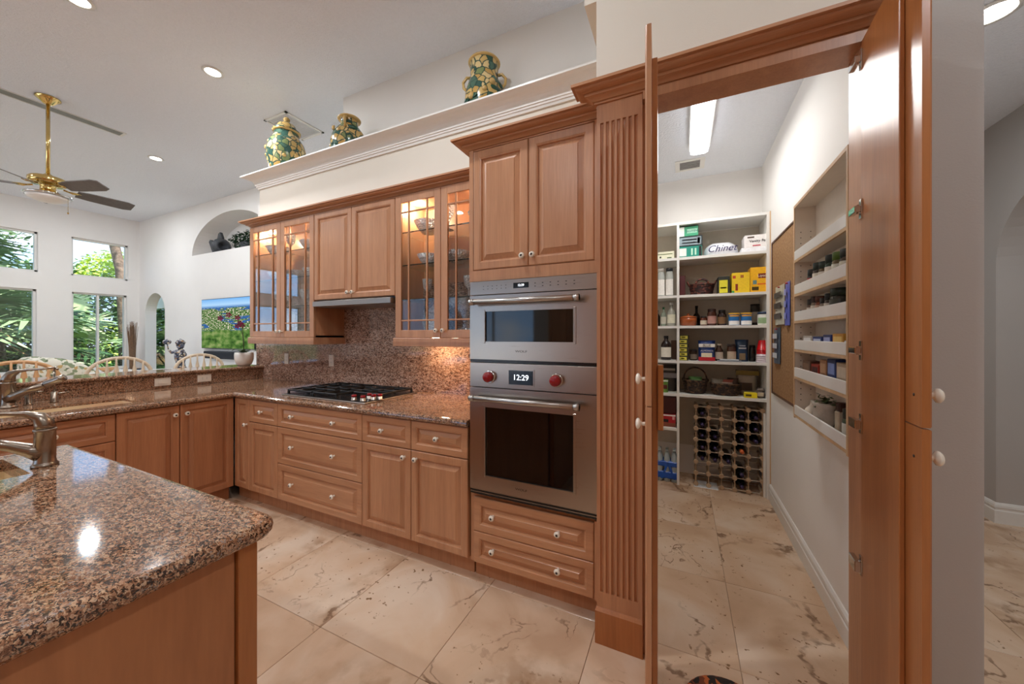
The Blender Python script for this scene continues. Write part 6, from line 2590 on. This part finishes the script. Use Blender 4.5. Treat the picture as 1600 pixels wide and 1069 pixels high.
# ================================================================= GARDEN
M['lawn'] = patterned('garden_ground', [(.3, '3b2f20'), (.5, '4d5a2a'), (.7, '6f7f3a')], 3, 'NOISE', .95)
b = MB()
b.box(-60, -10.41, -40, 40, -.25, -.13)
b.box(-10.41, 3.5, 3.95 if False else 4.6, 40, -.25, -.13)
struct('ground', b, M['lawn'], label='garden ground outside the windows')
for n_, cols in (('green_a', [(0, '2f5a2a'), (.35, '4a7a38'), (.7, '7fa052')]), ('green_b', [(0, '5a8030'), (.35, '98b848'), (.7, 'cfe060')]), ('palm', [(0, '55734e'), (.35, '7d9a68'), (.7, 'b6c890')])):
    M[n_] = patterned('foliage_' + n_, cols, 1.7, 'VORONOI', .6)
M['bark'] = patterned('rough_bark', [(.3, '4a3a30'), (.5, '75604f'), (.7, '99806a')], 14, 'NOISE', .9, bump=.8)
M['thatch'] = patterned('dead_frond', [(.3, '4a3a24'), (.5, '7a6440'), (.7, 'a88e60')], 10, 'NOISE', .9)


def fan_palm(x, y, h, s, seed, label, fronds=16, group='palms outside the windows'):
    rn = random.Random(seed)
    t = thing('fan_palm', (x, y, -.13), label, 'palm', group)
    b = MB()
    b.tube([(x, y, -.14), (x + .1, y + .05, h * .5), (x, y, h)], [.2 * s, .17 * s, .15 * s], 10)
    obj('trunk', b, M['bark'], t)
    b = MB()
    o = Vector((x, y, h))
    for k in range(fronds):
        a = rn.random() * 6.28
        el = rn.uniform(-.5, 1.2)
        e = Vector((math.cos(a) * math.cos(el), math.sin(a) * math.cos(el), math.sin(el)))
        c = o + e * rn.uniform(.5, .8) * s
        side = e.cross(up).normalized()
        nrm = side.cross(e).normalized()
        b.tube([o, o + e * .4 * s, c], .012, 4, cap=False)
        nb = 17
        L_ = rn.uniform(.55, .8) * s
        for q in range(nb):
            th = -1.9 + 3.8 * q / (nb - 1)
            d_ = e * math.cos(th) + side * math.sin(th)
            p_ = d_.cross(nrm).normalized() * .035 * s
            tip = c + d_ * L_ - up * .18 * L_ * rn.uniform(.3, 1.5)
            b.add([c, c + d_ * L_ * .5 + p_, tip, c + d_ * L_ * .5 - p_], [(0, 1, 2, 3)])
    obj('fronds', b, M['palm'], t, kind='stuff', norm=False)
    b = MB()
    for k in range(60):
        a = rn.random() * 6.28
        z = h * rn.uniform(.55, 1.0)
        e = Vector((math.cos(a), math.sin(a), 0))
        p_ = o + e * .15 * s
        p_.z = z
        w_ = e.cross(up) * .05
        b.add([p_ + w_, p_ - w_, p_ - w_ * .6 + e * .3 * s - up * .35, p_ + w_ * .6 + e * .3 * s - up * .35], [(0, 1, 2, 3)])
    obj('dead_fronds', b, M['thatch'], t, kind='stuff', norm=False)


def feather_palm(x, y, h, s, seed, label, n=12):
    rn = random.Random(seed)
    t = thing('feather_palm', (x, y, -.13), label, 'palm', 'palms outside the windows')
    b = MB()
    b.tube([(x, y, -.14), (x, y, h)], [.09 * s, .06 * s], 8)
    obj('trunk', b, M['bark'], t)
    b = MB()
    o = Vector((x, y, h))
    for k in range(n):
        a = k * 2.4 + rn.random()
        e = Vector((math.cos(a), math.sin(a), 0))
        side = e.cross(up)
        P = [o + e * (q * 1.3 * s) + up * (s * (1.1 * q - 1.1 * q * q * (1 + .4 * rn.random()))) for q in (0, .2, .4, .6, .8, 1)]
        b.tube(P, .01, 4, cap=False)
        for i in range(5):
            for r_ in (0, .33, .66):
                p_ = P[i].lerp(P[i + 1], r_)
                for s_ in (-1, 1):
                    d_ = (side * s_ + e * .5 - up * .35).normalized() * .42 * s
                    w_ = e * .03 * s
                    b.add([p_, p_ + d_ * .5 + w_, p_ + d_, p_ + d_ * .5 - w_], [(0, 1, 2, 3)])
    obj('fronds', b, M['green_a'], t, kind='stuff', norm=False)


def bush(x, y, z, rad, n, size, seed, label, mat, name='leafy_bush', cat='bush', group='bushes outside the windows'):
    rn = random.Random(seed)
    t = thing(name, (x, y, -.13), label, cat, group)
    b = MB()
    leaf_cloud(b, n, (x, y, z), rad, size, rn)
    obj('foliage', b, M[mat], t, kind='stuff', norm=False)
    b = MB()
    b.tube([(x, y, -.14), (x, y, z - rad[2] * .3)], .06, 6)
    obj('stem', b, M['bark'], t)


fan_palm(-13.6, 2.1, 1.7, 1.5, 1, 'large fan palm with brown dead fronds outside the left lower window', 22)
fan_palm(-14.8, 3.3, 1.2, 1.3, 2, 'fan palm behind the mullion of the right lower window')
fan_palm(-12.6, 3.0, .1, .8, 3, 'low fan palm at the sill of the right lower window', 12)
feather_palm(-12.3, 2.0, .25, .85, 4, 'low bright feather palm at the sill of the left lower window')
feather_palm(-13.0, 3.9, .4, 1.0, 5, 'feather palm low at the right edge of the right lower window')
feather_palm(-14.5, 2.6, .8, 1.4, 14, 'tall feather palm between the two lower windows')
fan_palm(-15.5, 1.8, 3.0, 1.6, 6, 'tall fan palm seen in the left upper window', 18)
fan_palm(-13.2, 4.75, .9, .9, 7, 'fan palm beyond the glass door of the arch', 14)
feather_palm(-12.0, 4.5, .1, .8, 8, 'feather palm close to the glass door of the arch')
bush(-15.5, 6.2, 1.6, (1.6, 1.2, 1.8), 2600, .22, 9, 'tall leafy bush behind the palms beyond the arch', 'green_a')
for i, (x, y, z, r_, nm, mt) in enumerate([(-18.5, -.5, 1.6, (2, 2.2, 2.0), 'dense dark bush in the garden far left', 'green_a'), (-18.5, 2.2, 1.5, (2, 1.8, 2.0), 'dense dark bush behind the left lower window', 'green_a'), (-18.5, 4.4, 1.7, (2, 1.8, 2.1), 'dense dark bush behind the right lower window', 'green_a'), (-18.5, 6.6, 1.6, (2, 1.8, 2.0), 'dense dark bush at the right end of the garden', 'green_a'),
                                             (-15.8, 4.6, .9, (.9, .8, .9), 'yellow green shrub in the right lower window', 'green_b'), (-15.3, 3.2, .3, (.7, .8, .5), 'low yellow green shrub under the palms', 'green_b')]):
    bush(x, y, z, r_, 2600 if r_[0] > 1 else 900, .26 if r_[0] > 1 else .14, 20 + i, nm, mt)
b = MB()
b.box(-14, 3.5, -24, -5.75, -.25, -.10)  # unseen pale deck, added to throw sunlight up through the sliders
struct('ground_bounce_patio', b, simple('bounce_paving', 'e6e6e6', .8), label='unseen pale patio paving behind the house, added to bounce sun onto ceiling')
t = thing('leaning_tree', (-14.0, 4.35, -.13), 'tall tree with leaning rough bark trunk in the right windows', 'tree')
b = MB()
b.tube([(-14.0, 4.42, -.14), (-14.0, 4.40, 1.5), (-14.0, 4.33, 3.2), (-14.1, 4.12, 4.6), (-14.2, 4.0, 7)], [.125, .115, .11, .105, .09], 12)
obj('trunk', b, M['bark'], t)
b = MB()
leaf_cloud(b, 2500, (-14.2, 4.0, 7.6), (2.4, 2.4, 1.6), .2, random.Random(31))
obj('crown', b, M['green_b'], t, kind='stuff', norm=False)
t = thing('lime_green_tree', (-21, 5.2, -.13), 'lime green tree farther back in the right upper window', 'tree')
b = MB()
leaf_cloud(b, 2200, (-21, 6.3, 4.1), (1.1, 1.0, .8), .16, random.Random(32))
leaf_cloud(b, 1800, (-21, 5.4, 3.5), (1.3, 1.1, .6), .16, random.Random(33))
obj('crown', b, M['green_b'], t, kind='stuff', norm=False)
b = MB()
b.tube([(-21, 5.4, -.14), (-21, 5.4, 3.4)], .18, 8)
obj('trunk', b, M['bark'], t)
t = thing('airy_tree', (-20, 2.6, -.13), 'airy pale tree in the left upper window', 'tree')
b = MB()
leaf_cloud(b, 1500, (-20, 2.8, 5.2), (2.2, 2.0, 1.8), .2, random.Random(34))
obj('crown', b, M['palm'], t, kind='stuff', norm=False)
b = MB()
b.tube([(-20, 2.6, -.14), (-20, 2.8, 4.2), (-20, 2.2, 6.0)], [.15, .1, .04], 8)
b.tube([(-20, 2.8, 4.2), (-20, 3.8, 6.2)], [.08, .03], 8)
obj('trunk', b, M['bark'], t)
